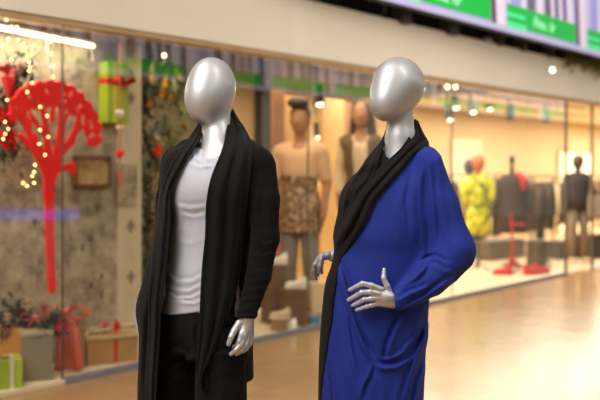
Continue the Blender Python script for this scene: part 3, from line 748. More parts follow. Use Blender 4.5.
# ================================================================== LED screens above the shop front
def screen(name, label, s0, s1, v, zb, flip, e, writing):
    r = froot(name, label, 'screen', s0, v, zb)
    sfx = 'mall' if flip else 'front'
    def tint(c): g_ = sum(c)/3; return tuple(c[i]*.45+g_*.55*(1.04,1.,.92)[i] for i in range(3)) if flip and c[1] < 1.35*c[0] else c
    L = s1-s0; H = 1.5; sg = -1 if not flip else 1
    y = 0.0
    MB().box(-.05, L+.05, .015 if not flip else -.12, .12 if not flip else -.015, .0, H+.03, .004).build('housing', DARKM, r)
    base = lampm('screen_lilac_'+sfx, tint((150,150,214)), e); wh = lampm('screen_white_'+sfx, tint((214,206,226)), e)
    gy = lampm('screen_grey_'+sfx, tint((104,96,122)), e); gr = lampm('screen_green_'+sfx, tint((0,176,66)), e); gl = lampm('screen_mint_'+sfx, tint((70,226,150)), e)
    pk = lampm('screen_mauve_'+sfx, tint((96,40,74)), e)
    MB().face([(0,0,0),(L,0,0),(L,0,H),(0,0,H)]).build('display', base, r)
    rep_ = 2.65; n = int(L/rep_)+1
    for i in range(n+1):
        x0 = i*rep_-1.12
        def piece(nm, m, a, b, c, d, za=0., zb=H, dy=.003, par=None, lab=None):
            a, b, c, d = [max(0, min(L, t)) for t in (a,b,c,d)]
            if b-a < .02 and c-d < .02: return None
            o = MB().face([(a,sg*dy,za),(b,sg*dy,za),(c,sg*dy,zb),(d,sg*dy,zb)]).build(nm, m, par or r, label=lab)
            return o
        pic = piece('picture', base, x0-.44, x0+2.2, x0+2.2, x0-.44, dy=.002)
        if pic is None: continue
        P = lambda nm, m, *a, **k: piece(nm, m, *a, par=pic, **k)
        for t in ((.0,.07,.05,-.02),(.40,.55,.48,.36),(.85,1.1,1.02,.8),(1.32,1.45,1.3,1.2),(1.62,1.74,1.6,1.5),(1.9,2.12,1.95,1.8)): P('drape', wh, *[x0+q_ for q_ in t], za=.34, dy=.003)
        for t in ((.58,.84,.76,.5),(1.12,1.3,1.18,1.04),(1.46,1.6,1.48,1.34)): P('drape', gy, *[x0+q_ for q_ in t], za=.34, dy=.0035, lab='grey drape in the picture')
        for t in ((-.30,-.04,-.08,-.42),): P('drape', wh, *[x0+q_ for q_ in t], za=.07, dy=.003)
        for t in ((-.42,-.30,-.44,-.54),): P('drape_edge', pk, *[x0+q_ for q_ in t], za=.07, dy=.0045)
        for t in ((1.75,1.84,1.72,1.62),(1.27,1.33,1.2,1.16)): P('drape_edge', pk, *[x0+q_ for q_ in t], za=.34, dy=.0045)
        P('green_band', gr, x0+.0, x0+2.2, x0+2.2, x0-.02, za=.09, zb=.35, dy=.006, lab='bright green caption band')
        P('green_band', gl, x0-.02, x0+.55, x0+.55, x0-.02, za=.05, zb=.14, dy=.0075, lab='mint green band')
        P('green_band', gl, x0-.02, x0+.50, x0+.50, x0-.02, za=.20, zb=.25, dy=.0075, lab='mint green band')
        if writing and x0+1.7 < L and x0+.7 > 0:
            cu = bpy.data.curves.new('lettering', 'FONT'); cu.body = 'Fimu. hr'; cu.size = .20; cu.shear = .45; cu.extrude = .001; cu.space_character = 1.05
            t = bpy.data.objects.new('tmp', cu); me = bpy.data.meshes.new_from_object(t)
            me.transform(Matrix.Rotation(PI/2, 4, 'X')); me.transform(Matrix.Translation((x0+.72, -.010, .15)))
            link('lettering', me, lampm('screen_letter_'+sfx, tint((190,255,225)), e), pic); bpy.data.objects.remove(t)
    MB().face([(0,sg*.008,0),(L,sg*.008,0),(L,sg*.008,.07),(0,sg*.008,.07)]).build('lower_stripe', lampm('screen_pale_'+sfx, tint((178,176,214)), e), r)
    return r
ZS = FZ(500, 30.5, -.35)
s_a = FS(300, -.35)
screen('led_screen', 'long bright LED advertising screen with green bands above the shop front', s_a, 17.0, -.35, ZS, False, .42, True)
r = froot('screen_bracket', 'grey metal bracket holding the long LED screen, nearest one over the fascia', 'bracket', FS(385,-.1), -.1, ZF+.03)
MB().tube([(0,.0,.0),(-.25,-.1,.26)], .02).build('arm', DARKM, r)
brk = [(403,.09),(450,.1),(498,.03),(521,.03),(548,.03)]
for k, (p_, w_) in enumerate(brk):
    s_ = FS(p_+6, -.12)
    o = MB().box(-w_, w_, -.06, .1, -.02, .20, .005).cyl((0,-.07,.1),(0,-.062,.1),.03).build('screen_bracket', mat('bracket_grey', (66,60,54), rough=.6, noise=(5,.1)), None, FW(s_, -.05, ZF+.0), TH)
    tag(o, ['square grey box bracket under the screen, just right of the second head','wide brown box bracket under the green caption of the screen','narrow bracket under the screen, left of the middle green band','narrow bracket under the screen, below the white drape picture','narrow bracket under the screen close to the ivy'][k], 'bracket', 'brackets under the screen')
# small white security camera dome on the fascia edge
o = MB().sph((0,0,0),(.07,.07,.05)).cyl((0,0,.0),(0,0,.06),.05).build('dome_camera', mat('camera_white', (190,180,170), rough=.4, noise=(9,.03)), None, FW(FS(487,-.0), .0, ZF+.01), TH, smooth=True)
tag(o, 'small pale dome on the top edge of the beige fascia under the screen', 'camera')
# trailing ivy at the far end
rr = random.Random(5); mb = MB()
for k in range(420):
    x = rr.random()*2.6; z = rr.gauss(0,.06)
    mb.leaf((x, rr.uniform(-.05,.05), z), (rr.uniform(-1,1), rr.uniform(-1,.5), rr.uniform(-1,.4)), rr.uniform(.05,.09), .05)
o = mb.build('ivy', mat('ivy_leaves', (96,92,36), rough=.7, noise=(12,.4)), None, FW(FS(566,-.12), -.12, ZF+.03), TH)
tag(o, 'olive green ivy trailing over the top edge of the fascia', 'ivy')
# the same kind of screen on the other side of the mall
o = screen('led_screen', 'long LED screen across the mall, seen mirrored in the shop glass', -6.0, 40.0, OV-.1, 3.38, True, 2.6, False)

# small round lamp in a housing
def small_lamp(label, p, rad, e, rgb=(255,236,200), v=None):
    s_, z_ = FP(p[0], p[1], v)
    r_ = froot('downlight', label, 'lamp', s_, v, z_, 'small round lamps')
    MB().lathe([(rad*1.0,.0),(rad*1.25,.01),(rad*1.25,.03),(rad*.5,.035)]).build('housing', DARKM, r_)
    MB().sph((0,0,0),(rad,rad,rad*.6)).build('bulb', lampm('bulb_%d' % int(e), rgb, e), r_, smooth=True)
    return r_
s_, z_ = FP(551, 70, -.05)  # glowing oval added in place of a lamp's reflection on the glossy fascia
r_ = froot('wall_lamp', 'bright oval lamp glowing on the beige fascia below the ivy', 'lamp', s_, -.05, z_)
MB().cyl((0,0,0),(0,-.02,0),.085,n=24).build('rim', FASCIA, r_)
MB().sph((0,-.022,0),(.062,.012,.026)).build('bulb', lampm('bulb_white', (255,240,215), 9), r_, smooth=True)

# ================================================================== lamps in the shop (v = depth behind the glass)
def spot(label, px, py, v, lit, tilt=0.):
    s_, z_ = FP(px, py, v)
    r_ = froot('spotlight', label, 'spotlight', s_, v, z_, 'spotlights on the shop ceiling')
    H = 2.70-z_
    MB().cyl((0,0,.05),(0,0,H),.012).box(-.05,.05,-.05,.05,H-.03,H).build('stem', DARKM, r_)
    MB().cyl((0,-.02+tilt*.0,.11),(tilt*.08,-.05,-.11),.060,.072,20).build('can', mat('black_spot', (30,34,30), rough=.5, noise=(8,.1)), r_, smooth=False)
    if lit: MB().sph((tilt*.08,-.055,-.112),(.042,.042,.022)).build('bulb', lampm('bulb_spot', (255,232,190), 9), r_, smooth=True)
    return r_
for a in [('black spotlight tilted left, above the dark dressed torso', 509,112,1.6,False,-1), ('small black spotlight behind the tilted pair on the ceiling', 523,103,2.6,False,0),
          ('black spotlight furthest right on the shop ceiling', 545,115,1.6,False,-1), ('black spotlight shining down between the white lamp and the unlit ones', 470,105,1.6,True,0),
          ('small spotlight with a lit bulb right of the larger lit spotlight', 487,103,2.6,True,0), ('lit round spotlight hanging just right of the second head', 447,112,1.4,True,0),
          ('bright spotlight high beside the second head, above the lower lit one', 453,101,2.2,True,0), ('bright spotlight over the quiff-haired figure', 316,95,1.4,True,0),
          ('small bright lamp right of the quiff-haired figure’s face', 316,130,3.4,True,0)]:
    spot(*a)
for k, (px, py) in enumerate([(447,86),(455,86)]):
    s_, z_ = FP(px, py+1, -.06)
    r_ = froot('wall_lamp', ['left of a pair of tiny lamps on the trim above the glass','right of a pair of tiny lamps on the trim above the glass'][k], 'lamp', s_, -.06, z_, 'tiny paired lamps')
    MB().cyl((0,.01,0),(0,0,0),.05).build('rim', TRIM, r_); MB().sph((0,-.008,0),(.036,.012,.02)).build('bulb', lampm('bulb_warm', (255,226,170), 7), r_, smooth=True)
# track rails
for v_ in (1.6, 2.6):
    tag(MB().box(FS(330,v_), FS(585,v_), v_-.02, v_+.02, 2.68, 2.70).build('track_rail', DARKM, None, FW(0,0,0), TH), 'thin black lighting track on the shop ceiling, %s row' % ('front' if v_ < 2 else 'rear'), 'lighting track')
def area(name, s_, v_, z_, sx, sy, e, rgb, rx=0., rz=0.):
    l = bpy.data.lights.new(name, 'AREA'); l.shape = 'RECTANGLE'; l.size = sx; l.size_y = sy; l.energy = e; l.color = rgb
    o = bpy.data.objects.new(name, l); COL.objects.link(o); o.location = FW(s_, v_, z_); o.rotation_euler = (rx, 0, TH+rz); return o
WARM = (1., .80, .52)
area('shop_light', 1.0, 2.3, 2.6, 2.5, 1.2, 45, WARM)
area('shop_light', 4.0, 2.2, 2.62, 3, 1.6, 100, (1.,.80,.56))
area('shop_light', 8.2, 2.0, 2.62, 4, 2.0, 225, (1.,.86,.68))
area('shop_light', 13.5, 2.0, 2.62, 5, 2.0, 285, (1.,.88,.70))
area('shop_light', 20., 2.0, 2.62, 7, 2.0, 390, (1.,.88,.70))
area('window_light', -1.2, .27, 2.46, 3.6, .3, 46, (1.,.90,.74))
area('window_light', 3.6, .4, 2.46, 4.5, .4, 45, (1.,.84,.62))
area('window_light', 9.0, .5, 2.46, 6.0, .5, 75, (1.,.88,.70))
def wlight(name, loc, target, sx, sy, e, rgb):
    l = bpy.data.lights.new(name, 'AREA'); l.shape = 'RECTANGLE'; l.size = sx; l.size_y = sy; l.energy = e; l.color = rgb
    o = bpy.data.objects.new(name, l); COL.objects.link(o); o.location = loc; o.rotation_euler = (Vector(target)-Vector(loc)).to_track_quat('-Z','Y').to_euler(); return o
wlight('mall_light', (-2.2, .6, 4.6), (0, 3.6, 1.3), 3.2, 3.2, 118, (1., .97, .95))
wlight('mall_light', (2.6, 2.0, 5.0), (.2, 3.6, 1.2), .6, 3.0, 55, (1., .94, .86))
wlight('mall_light', (4.5, 8.0, 6.5), (6.5, 11.0, 2.5), 3.0, 9.0, 420, (1., .94, .84))
wlight('mall_light', (-2.5, 2.0, 6.5), (-2.5, 7.0, 2.5), 3.0, 6.0, 260, (1., .95, .88))
wd = bpy.data.worlds.new('mall_ambient'); SC.world = wd; wd.use_nodes = True
bg = wd.node_tree.nodes['Background']; bg.inputs[0].default_value = (.80,.70,.56,1); bg.inputs[1].default_value = .46

# ================================================================== things in the shop window and the shop
ZP = .03
def GPT(px, py, z=ZP):
    """foot point on the platform seen at (px, py)"""
    Y = (EYE-z)*FPX/(py-HZ); return Vector(((px-300)/FPX*Y, Y, z))
def PV(px, v): return FW(FS(px, v), v, ZP)
def vol(p): return -UY*(p.x-P0[0])+UX*(p.y-P0[1])
def rootp(name, label, cat, p, rz=0., group=None): return root(name, label, cat, p, rz, group)
RED = mat('red_paint', (252,6,4), rough=.55, noise=(6,.05)); REDCL = mat('red_ribbon', (196,24,28), rough=.45, noise=(14,.1))
CORAL = mat('coral_ribbon', (226,104,58), rough=.5, noise=(14,.12)); LEAFG = mat('dark_green_leaves', (44,62,36), rough=.6, noise=(14,.35))
LEAFL = mat('mid_green_leaves', (92,104,42), rough=.6, noise=(14,.3)); YEL = mat('yellow_petals', (226,176,40), rough=.6, noise=(20,.15))
WHITEP = mat('white_rubber', (226,214,200), rough=.5, noise=(10,.04)); SKIN = mat('tan_skin_paint', (168,116,80), rough=.55, noise=(5,.05))

# --- red tree cut-out hanging just behind the glass
v_t = .12
def sz(px, py): s_, z_ = FP(px, py, v_t); return s_, z_
s0t = FS(50, v_t)
with np.errstate(all='ignore'):
    lo = (FS(-8,v_t)-s0t, .97, FZ(50,296,v_t)); hi = (FS(112,v_t)-s0t, 1.03, FZ(50,74,v_t))
    g = G(lo, hi, .007)
    def C(pts):
        return g.chain([(Vector((sz(x,y)[0]-s0t, 1., sz(x,y)[1])), r_/140*tk) for x, y, r_ in pts], .01)
    br_ = [[(52,289,4),(50,250,4.2),(49,215,4.6),(49,185,5.5),(52,166,6.5)],[(50,180,4.5),(38,150,4.5),(27,124,4),(16,110,3)],[(49,168,4),(47,135,3),(42,100,2.6)],
           [(55,168,5),(61,132,3.4),(62,98,3)],[(58,155,4),(71,141,3.6),(78,124,3),(80,106,2.5)],[(50,172,3),(63,168,3),(72,166,3.2)],[(73,166,3),(73,172,3)],[(46,166,3.4),(32,148,3),(20,136,2.5)],
           [(47,135,2.6),(32,118,2.2),(24,104,2)],[(61,125,2.2),(72,108,2)],[(76,130,2),(88,124,2)],[(52,120,2.2),(54,100,2)]]
    d = None
    tk = 1.18
    for b_ in br_:
        e = C(b_); d = e if d is None else smin(d, e, .012)
    tk = 1.0
    cr = [(14,116,6),(15,104,7),(22,97,8),(30,92,8),(40,90,8.5),(50,88,8.5),(60,89,8.5),(70,93,8.5),(78,100,8.5),(86,108,8),(92,118,8),(97,129,6.5),(98,139,5),(92,142,5),(88,130,5),(88,121,6),(76,108,7),(66,103,7),(56,100,7),(46,101,7),(35,103,7),(26,110,5)]
    for x, y, r_ in cr:
        e = C([(x,y,r_),(x+.5,y,r_)]); d = smin(d, e, .006)
    rr = random.Random(11)
    for k in range(46):                        # leafy outline bumps
        a = rr.random(); i = int(a*(len(cr)-1)); x, y, r_ = cr[i]; th = rr.random()*2*PI
        d = smin(d, C([(x+math.cos(th)*r_*1.0, y+math.sin(th)*r_*1.0, rr.uniform(1.6,2.6)),(x+math.cos(th)*r_+.3, y+math.sin(th)*r_, 1.5)]), .004)
    for k in range(56):                        # pierced gaps between the leaves
        i = rr.randrange(len(cr)); x, y, r_ = cr[i]
        x += rr.uniform(-5,5); y += rr.uniform(-2,7); w = rr.uniform(1.1,2.5)
        d = smax(d, -C([(x,y,w),(x+rr.uniform(-2,2),y+rr.uniform(1,4),w*.7)]), .004)
    for x, y, w in ((55,135,2.5),(68,118,2),(40,118,2.5),(84,120,2),(33,128,2)): d = smax(d, -C([(x,y,w),(x,y+6,w)]), .004)
    d = np.maximum(d, np.abs(g.Y-1.)-.012)
    tm = g.mesh(d, 'tree_cutout', 1)
tm.transform(Matrix.Translation((0,-1,0)))
o = link('tree_cutout', tm, RED, None, FW(s0t, v_t, 0), TH)
tag(o, 'big flat red tree cut-out with a drip-like trunk hanging in the window', 'decoration')

# --- strings of small warm bulbs
BULB = lampm('fairy_bulb', (255,206,128), 8)
strands = [('string of small warm bulbs hanging furthest left, by the red blossoms', [(5,20),(10,27),(7,39),(1,46),(10,60),(6,100),(4,122),(7,129),(4,134),(2,139)]),
           ('string of small warm bulbs winding past the pink flower and down the red trunk', [(16,27),(17,40),(22,44),(33,45),(31,50),(28,62),(29,67),(28,71),(31,83),(26,92),(39,107),(46,116),(47,137),(39,130),(38,144),(44,155),(34,165),(33,172),(31,176),(33,183),(26,186),(22,183)]),
           ('short string of three warm bulbs under the tube light', [(50,42),(50,54),(51,66),(52,77)])]
for k, (lab, pts) in enumerate(strands):
    v_ = .07; r_ = froot('string_lights', lab, 'string lights', FS(pts[0][0], v_), v_, 0, 'strings of warm bulbs')
    P_ = [Vector((FS(x, v_)-FS(pts[0][0], v_), 0, FZ(x, y, v_))) for x, y in pts]
    MB().tube([Vector((P_[0].x,0,2.48))]+P_, .003, 5).build('cord', mat('cord_green', (60,60,40), rough=.7, noise=(20,.1)), r_)
    for p in P_[0:] : MB().sph(p+Vector((0,-.012,0)), .0075, 8).build('bulb', BULB, r_, smooth=True)

# --- tube light slung under the ceiling of the window
z_ = 2.45
def at_z(px, py, z): Y = (z-EYE)*FPX/(HZ-py); return Vector(((px-300)/FPX*Y, Y, z))
A, B = at_z(-30, 22.2, z_), at_z(93, 46, z_)
r_ = rootp('tube_light', 'long glowing white tube lamp slanting across the top of the window', 'lamp', A); Lg = B-A
MB().cyl((0,0,0), Lg, .015, n=14).build('tube', lampm('tube_glow', (255,236,190), 5), r_, smooth=True)
MB().cyl((0,0,.03), Lg+Vector((0,0,.03)), .012, n=8).cyl(Lg*.999, Lg*1.012, .028).build('housing', mat('lamp_housing', (200,186,160), rough=.5, noise=(9,.05)), r_)
for t in (.58, .985): MB().tube([Lg*t+Vector((0,0,.0)), Lg*t+Vector((.02,0,.10))], .008).tube([Lg*t+Vector((.0,.0,-.0)), Lg*t+Vector((.01,.0,-.12))], .008).build('hanger', mat('lamp_housing', (200,186,160)), r_)

# --- plants and flowers helper
def foliage(name, pts, n, spread, size, m, parent, seed=1):
    rr = random.Random(seed); mb = MB()
    for k in range(n):
        i = rr.randrange(len(pts)); p = Vector(pts[i])
        if i+1 < len(pts): p = p.lerp(Vector(pts[i+1]), rr.random())
        p = p+Vector((rr.gauss(0,spread), rr.gauss(0,spread*.5), rr.gauss(0,spread)))
        mb.leaf(p, (rr.uniform(-1,1), rr.uniform(-1,.4), rr.uniform(-.8,1)), size*rr.uniform(.7,1.3), size*.45)
    return mb.build(name, m, parent)
def flower(p, R, m, parent, n=7, name='flower', heart=None):
    mb = MB()
    for ring, (k0, rr_) in enumerate(((0, R),(.5, R*.65))):
        for k in range(n):
            a = 2*PI*(k+k0)/n
            mb.leaf(Vector(p)+Vector((0,-.01*ring,0)), (math.cos(a), -.35-ring*.4, math.sin(a)), rr_, rr_*.6, .1)
    o = mb.build(name, m, parent)
    if heart: MB().sph(Vector(p)+Vector((0,-R*.3,0)), R*.2, 8).build('centre', heart, o)
    return o
# dark bush with red blossoms on the far left, pink bloom above it
r_ = froot('blossom_branch', 'dark leafy branch with red blossoms hanging at the left edge of the window', 'flowers', FS(4,.3), .3, 0)
bp_ = [(FS(x,.3)-FS(4,.3), 0, FZ(x,y,.3)) for x, y in [(-6,95),(6,104),(14,92),(20,70),(26,60),(20,84),(10,104),(0,118),(10,140),(6,158),(2,150)]]
foliage('leaves', bp_, 260, .05, .075, LEAFG, r_, 3)
MB().tube([bp_[0], bp_[1], bp_[7], bp_[8]], .012).tube([bp_[1], bp_[2], bp_[3], bp_[4]], .010).build('branch', mat('bark', (96,70,46), rough=.8, noise=(18,.2)), r_)
for x, y, R in [(2,115,.05),(8,120,.04),(3,130,.05),(10,134,.04),(5,143,.05),(12,141,.035),(8,112,.045),(0,138,.05),(11,146,.04)]:
    flower((FS(x,.28)-FS(4,.3), -.03, FZ(x,y,.28)), R*1.3, RED, r_)
r_ = froot('pink_flower', 'pink and magenta trumpet-shaped bloom left of the red tree top', 'flower', FS(8,.22), .22, FZ(8,78,.22))
mb = MB()
for a in range(7): mb.leaf((0,0,.02), (math.cos(a*.9)*1.2, -.3, .5+.3*math.sin(a*2)), .13, .07, .1)
mb.build('petals', mat('magenta_petals', (214,26,70), rough=.5, noise=(15,.15)), r_)
MB().lathe([(.012,-.13),(.03,-.06),(.05,0),(.03,.02)], n=12).leaf((0,0,0),(.1,-.1,-1),.16,.07).leaf((.02,0,0),(.25,-.1,-1),.14,.06).build('trumpet', mat('rose_petals', (226,30,50), rough=.5, noise=(15,.15)), r_)
# bare twig
o = MB().tube([Vector((FS(x,.2)-FS(30,.2),0,FZ(x,y,.2)-FZ(30,60,.2))) for x, y in [(22,64),(28,60),(36,54),(42,46),(41,34)]], [.02,.016,.012,.010,.008]).build('twig', mat('pale_twig', (176,150,116), rough=.7, noise=(14,.1)), None, FW(FS(30,.2), .2, FZ(30,60,.2)), TH)
tag(o, 'pale bent twig hanging under the tube light beside the pink bloom', 'twig')

# --- green gift box fixed on the board, with a red bow
def bow(parent, c, R, m, name='bow', ax=0):
    mb = MB()
    for sx in (-1, 1):
        P = [(0,0,0),(sx*.5,-.25,.32),(sx*.95,-.2,.3),(sx*1.0,-.1,-.05),(sx*.6,-.12,-.2),(0,0,0)]
        prev = None
        for i, p in enumerate(P):
            p = Vector(p)*R+Vector(c); w = R*.42*(1 if 0 < i < 5 else .35)
            cur = [mb.bm.verts.new(p+Vector((0,-w,w*.2))), mb.bm.verts.new(p+Vector((0,w,-w*.2)))]
            if prev: mb.bm.faces.new((prev[0], prev[1], cur[1], cur[0]))
            prev = cur
        mb.leaf(Vector(c), (sx*.7, -.3, -.8), R*.9, R*.35)
    mb.sph(c, R*.2, 8)
    o = mb.build(name, m, parent)
    so = o.modifiers.new('thickness', 'SOLIDIFY'); so.thickness = .004
    return o
x0, x1 = FS(103,.42), FS(124,.42); zt, zb_ = FZ(113,63,.42), FZ(113,123,.42)
r_ = froot('gift_box', 'lime green gift box with a red bow fixed high on the grey board', 'gift box', (x0+x1)/2, .42, (zt+zb_)/2, 'gift boxes')
w_, h_ = (x1-x0)/2, (zt-zb_)/2
MB().box(-w_, w_, -.05, .055, -h_, h_, .006).build('box', mat('lime_paper', (150,168,34), rough=.5, noise=(6,.08)), r_)
MB().box(-w_-.002, w_+.002, -.053, .05, h_*.28, h_*.46).build('ribbon', REDCL, r_); MB().box(-w_*.45, -w_*.15, -.052, .05, -h_-.002, h_+.002).build('ribbon', mat('gold_ribbon', (206,196,60), rough=.4, noise=(8,.05)), r_, label='yellow ribbon')
bow(r_, (w_*.3,-.07,h_*.36), .09, REDCL)
# --- hanging string with hearts
v_ = .16; xs = FS(120, v_)
r_ = froot('heart_garland', 'hanging cord of white and red hearts in front of the lime gift box', 'ornament', xs, v_, 0)
MB().cyl((0,0,FZ(120,196,v_)), (0,0,2.48), .005, n=6).build('cord', mat('red_cord', (190,90,60), rough=.7, noise=(12,.1)), r_)
def heart(z, R, m, lab):
    mb = MB().sph((-R*.42,0,R*.2),(R*.52,R*.4,R*.52)).sph((R*.42,0,R*.2),(R*.52,R*.4,R*.52)).lathe([(R*.08,-R*1.05),(R*.45,-R*.5),(R*.86,.05*R),(R*.7,R*.2)], (0,0,0), 14, 1, .45)
    return mb.build('heart', m, r_, (0,0,z), label=lab, smooth=True)
heart(FZ(120,114,v_), .045, mat('white_wood', (224,206,190), rough=.6, noise=(9,.04)), 'white heart'); heart(FZ(120,129,v_), .042, mat('blush_wood', (230,180,150), rough=.6, noise=(9,.04)), 'blush heart')
heart(FZ(120.5,154,v_), .045, RED, 'red heart'); MB().leaf((0,0,FZ(120,166,v_)),(0,0,-1),.16,.03).build('tassel', RED, r_)
# --- old framed picture
x0, x1 = FS(75,.44), FS(111,.44); zt, zb_ = FZ(93,156,.44), FZ(93,187,.44); w_, h_ = (x1-x0)/2, (zt-zb_)/2
r_ = froot('picture_frame', 'old brown framed picture hanging right of the red tree trunk', 'picture', (x0+x1)/2, .45, (zt+zb_)/2)
fm = MB()
for a in ((-w_,w_,-h_,-h_+.025),(-w_,w_,h_-.025,h_),(-w_,-w_+.025,-h_,h_),(w_-.025,w_,-h_,h_)): fm.box(a[0],a[1],-.02,.02,a[2],a[3],.003)
fm.build('frame', mat('old_brown_wood', (112,72,40), rough=.6, noise=(12,.25)), r_)
m_, nt, b_, tc_ = nodes('old_print'); n_ = N(nt, 'ShaderNodeTexNoise', Scale=9., Detail=6.); nt.links.new(tc_.outputs['Object'], n_.inputs['Vector'])
nt.links.new(ramp(nt, n_.outputs['Fac'], [(.3,(120,84,48)),(.5,(176,146,92)),(.68,(196,170,120))]), b_.inputs['Base Color'])
MB().box(-w_+.02, w_-.02, -.005, .015, -h_+.02, h_-.02).build('print', m_, r_)
# --- printed sheet and dark stencils on the pale upright
for k, (xa, xb, ya, yb) in enumerate([(118,137,164,206)]):
    x0, x1 = FS(xa,.45), FS(xb,.45)
    o = MB().box(0, x1-x0, 0, .004, 0, FZ(127,ya,.45)-FZ(127,yb,.45)).build('printed_sheet', BOARD, None, FW(x0,.45,FZ(127,yb,.45)), TH)
    tag(o, 'grey printed sheet pinned on the pale upright board', 'sheet')
for (px, py), lab in zip([(131,75),(131,98),(131,226),(131,277)], ['topmost grey stencil mark on the pale upright','second grey stencil mark on the pale upright, below the lime box top','grey diamond mark on the pale upright under the printed sheet','lowest grey diamond mark on the pale upright board']):
    R = .045
    mb = MB(); mb.bm.faces.new([mb.bm.verts.new((R*f_*math.cos(a), 0, 1.3*R*f_*math.sin(a))) for a, f_ in [(i*PI/6, 1 if i % 3 == 0 else .72) for i in range(12)]])
    o = mb.build('stencil_mark', mat('stencil_grey', (132,120,100), rough=.8, noise=(20,.2)), None, FW(FS(px,.455), .455, FZ(px,py,.455)), TH)
    o.modifiers.new('t', 'SOLIDIFY').thickness = .003
    tag(o, lab, 'wall mark', 'stencil marks on the upright')

# --- presents on the window platform
def box_at(name, label, p, w, d, h, rz, m, group=None, bev=.004):
    r_ = rootp(name, label, 'gift box', p, rz, group)
    b_ = MB().box(-w/2, w/2, 0, d, 0, h, bev).build('box', m, r_)
    return r_
GREYP = mat('grey_paper', (136,122,98), rough=.6, noise=(5,.06))
p = GPT(36, 381); p2 = GPT(52, 382)
r1 = box_at('gift_box', 'tall plain grey gift box standing in front of the coral-wrapped one', GPT(37,381), .215, .17, .345, .30, GREYP, 'gift boxes')
MB().box(-.112, .112, -.004, .175, .315, .35, .004).build('lid', mat('cream_paper', (186,168,130), rough=.6, noise=(5,.05)), r1)
def bunch(label, p, size, n, m1, reds, seed, spread=.06):
    r_ = rootp('flower_bunch', label, 'flowers', p, TH)
    foliage('leaves', [(-size,0,.02),(0,0,size),(size,0,.02)], n, spread, .09, m1, r_, seed)
    for x, z, R, m in reds: flower((x,-.05,z), R, m, r_)
    return r_
pb = GPT(47, 381)+Vector((.0,.10,.345))
bunch('small bunch of dark leaves with red blooms lying on the grey gift box', pb, .06, 90, LEAFG, [(.03,.02,.05,RED),(.10,.03,.04,RED)], 5, .035)
def coral(label, p, sc):
    r_ = rootp('ribbon_bow', label, 'bow', p, .2, 'coral ribbon bows')
    bow(r_, (0,0,0), .11*sc, CORAL, 'loops'); return r_
coral('coral ribbon bow lying on the left end of the grey gift box', GPT(33,381)+Vector((-.0,.06,.43)), .9)
r2 = box_at('gift_box', 'gift box wrapped in sheer coral ribbon behind the grey box', GPT(67,370), .17, .15, .36, -.15, mat('brown_paper', (150,108,72), rough=.6, noise=(5,.08)), 'gift boxes')
MB().box(-.055, .055, -.004, .153, .0, .363).build('ribbon', CORAL, r2)
MB().tube([(.03,-.02,.38),(.07,-.035,.30),(.085,-.03,.15),(.10,-.03,.01)], [.02,.03,.034,.03], 8).tube([(-.03,-.02,.38),(-.05,-.035,.28),(-.04,-.03,.12),(-.06,-.03,.01)], [.02,.026,.03,.026], 8).build('ribbon_tail', CORAL, r2, smooth=True)
bow(r2, (.0,-.0,.42), .17, CORAL)
# orange paper bag, lime box, plant at the left edge
pbag = PV(9,.26)
r3 = rootp('paper_bag', 'orange paper bag standing left of the grey gift box', 'paper bag', pbag, .1)
mb = MB(); pr = [(-.17,0),(.13,0),(.13,.30),(.08,.36),(-.13,.37),(-.17,.34)]
f = [mb.bm.verts.new((x,0,z)) for x, z in pr]; bk = [mb.bm.verts.new((x*.96,.14,z)) for x, z in pr]
mb.bm.faces.new(f); mb.bm.faces.new(bk[::-1])
for i in range(6): mb.bm.faces.new((f[i], bk[i], bk[(i+1)%6], f[(i+1)%6]))
mb.build('bag', mat('orange_paper', (224,150,52), rough=.7, noise=(6,.08)), r3)
MB().tube([(-.06,-.01,.33),(-.05,-.02,.40),(.02,-.02,.40),(.03,-.01,.33)], .005, 6).build('handle', mat('orange_paper', (206,144,66)), r3)
r4 = box_at('gift_box', 'lime green gift box with a pale ribbon in the lower left corner', PV(3,.05), .25, .2, .20, .35, mat('lime_paper', (150,168,34)), 'gift boxes')
MB().box(.045, .07, -.004, .203, -.001, .203).build('ribbon', mat('pale_ribbon', (210,200,170), rough=.5, noise=(8,.05)), r4)
bow(r4, (-.03,.06,.22), .08, REDCL)
bunch('dark leafy plant with cream blooms standing behind the orange bag', PV(14,.28)+Vector((0,.0,.36)), .12, 170, LEAFG, [(.07,.16,.06,mat('cream_petals',(214,188,140),rough=.6,noise=(9,.1))),(-.1,.08,.05,mat('cream_petals',(214,188,140)))], 8, .04)
# long kraft box with flowers on top
pk_ = GPT(113, 363.5)
r5 = box_at('gift_box', 'long kraft paper box with a red ribbon near the right end of the display', pk_, .40, .20, .20, .52, mat('kraft_paper', (172,128,78), rough=.7, noise=(9,.14)), 'gift boxes')
MB().box(.01, .035, -.003, .203, -.001, .203).build('ribbon', REDCL, r5)
MB().box(-.21, .21, -.012, .21, .185, .215, .004).build('lid', mat('pale_kraft', (196,164,118), rough=.7, noise=(9,.1)), r5)
o = MB().tube([(-.2,0,0),(-.05,-.02,.015),(.08,.0,.02),(.2,.02,.03)], .018).tube([(-.18,.04,.02),(0,.03,.04),(.19,.05,.01)], .014).build('birch_twig', mat('birch_bark', (178,158,130), rough=.8, noise=(30,.4)), None, pk_+Vector((0.0,.06,.24)), .5)
tag(o, 'birch twigs lying along the top of the kraft box', 'twigs')
for k, (dx, lab) in enumerate([(-.07,'red bloom on the kraft box, the left one of two'),(.02,'red bloom on the kraft box, the right one of two')]):
    r_ = rootp('red_flower', lab, 'flower', pk_+Vector((dx,.04,.265+k*.012)), .4, 'red blooms on the kraft box'); flower((0,0,0), .065, RED, r_, name='petals', heart=LEAFG)

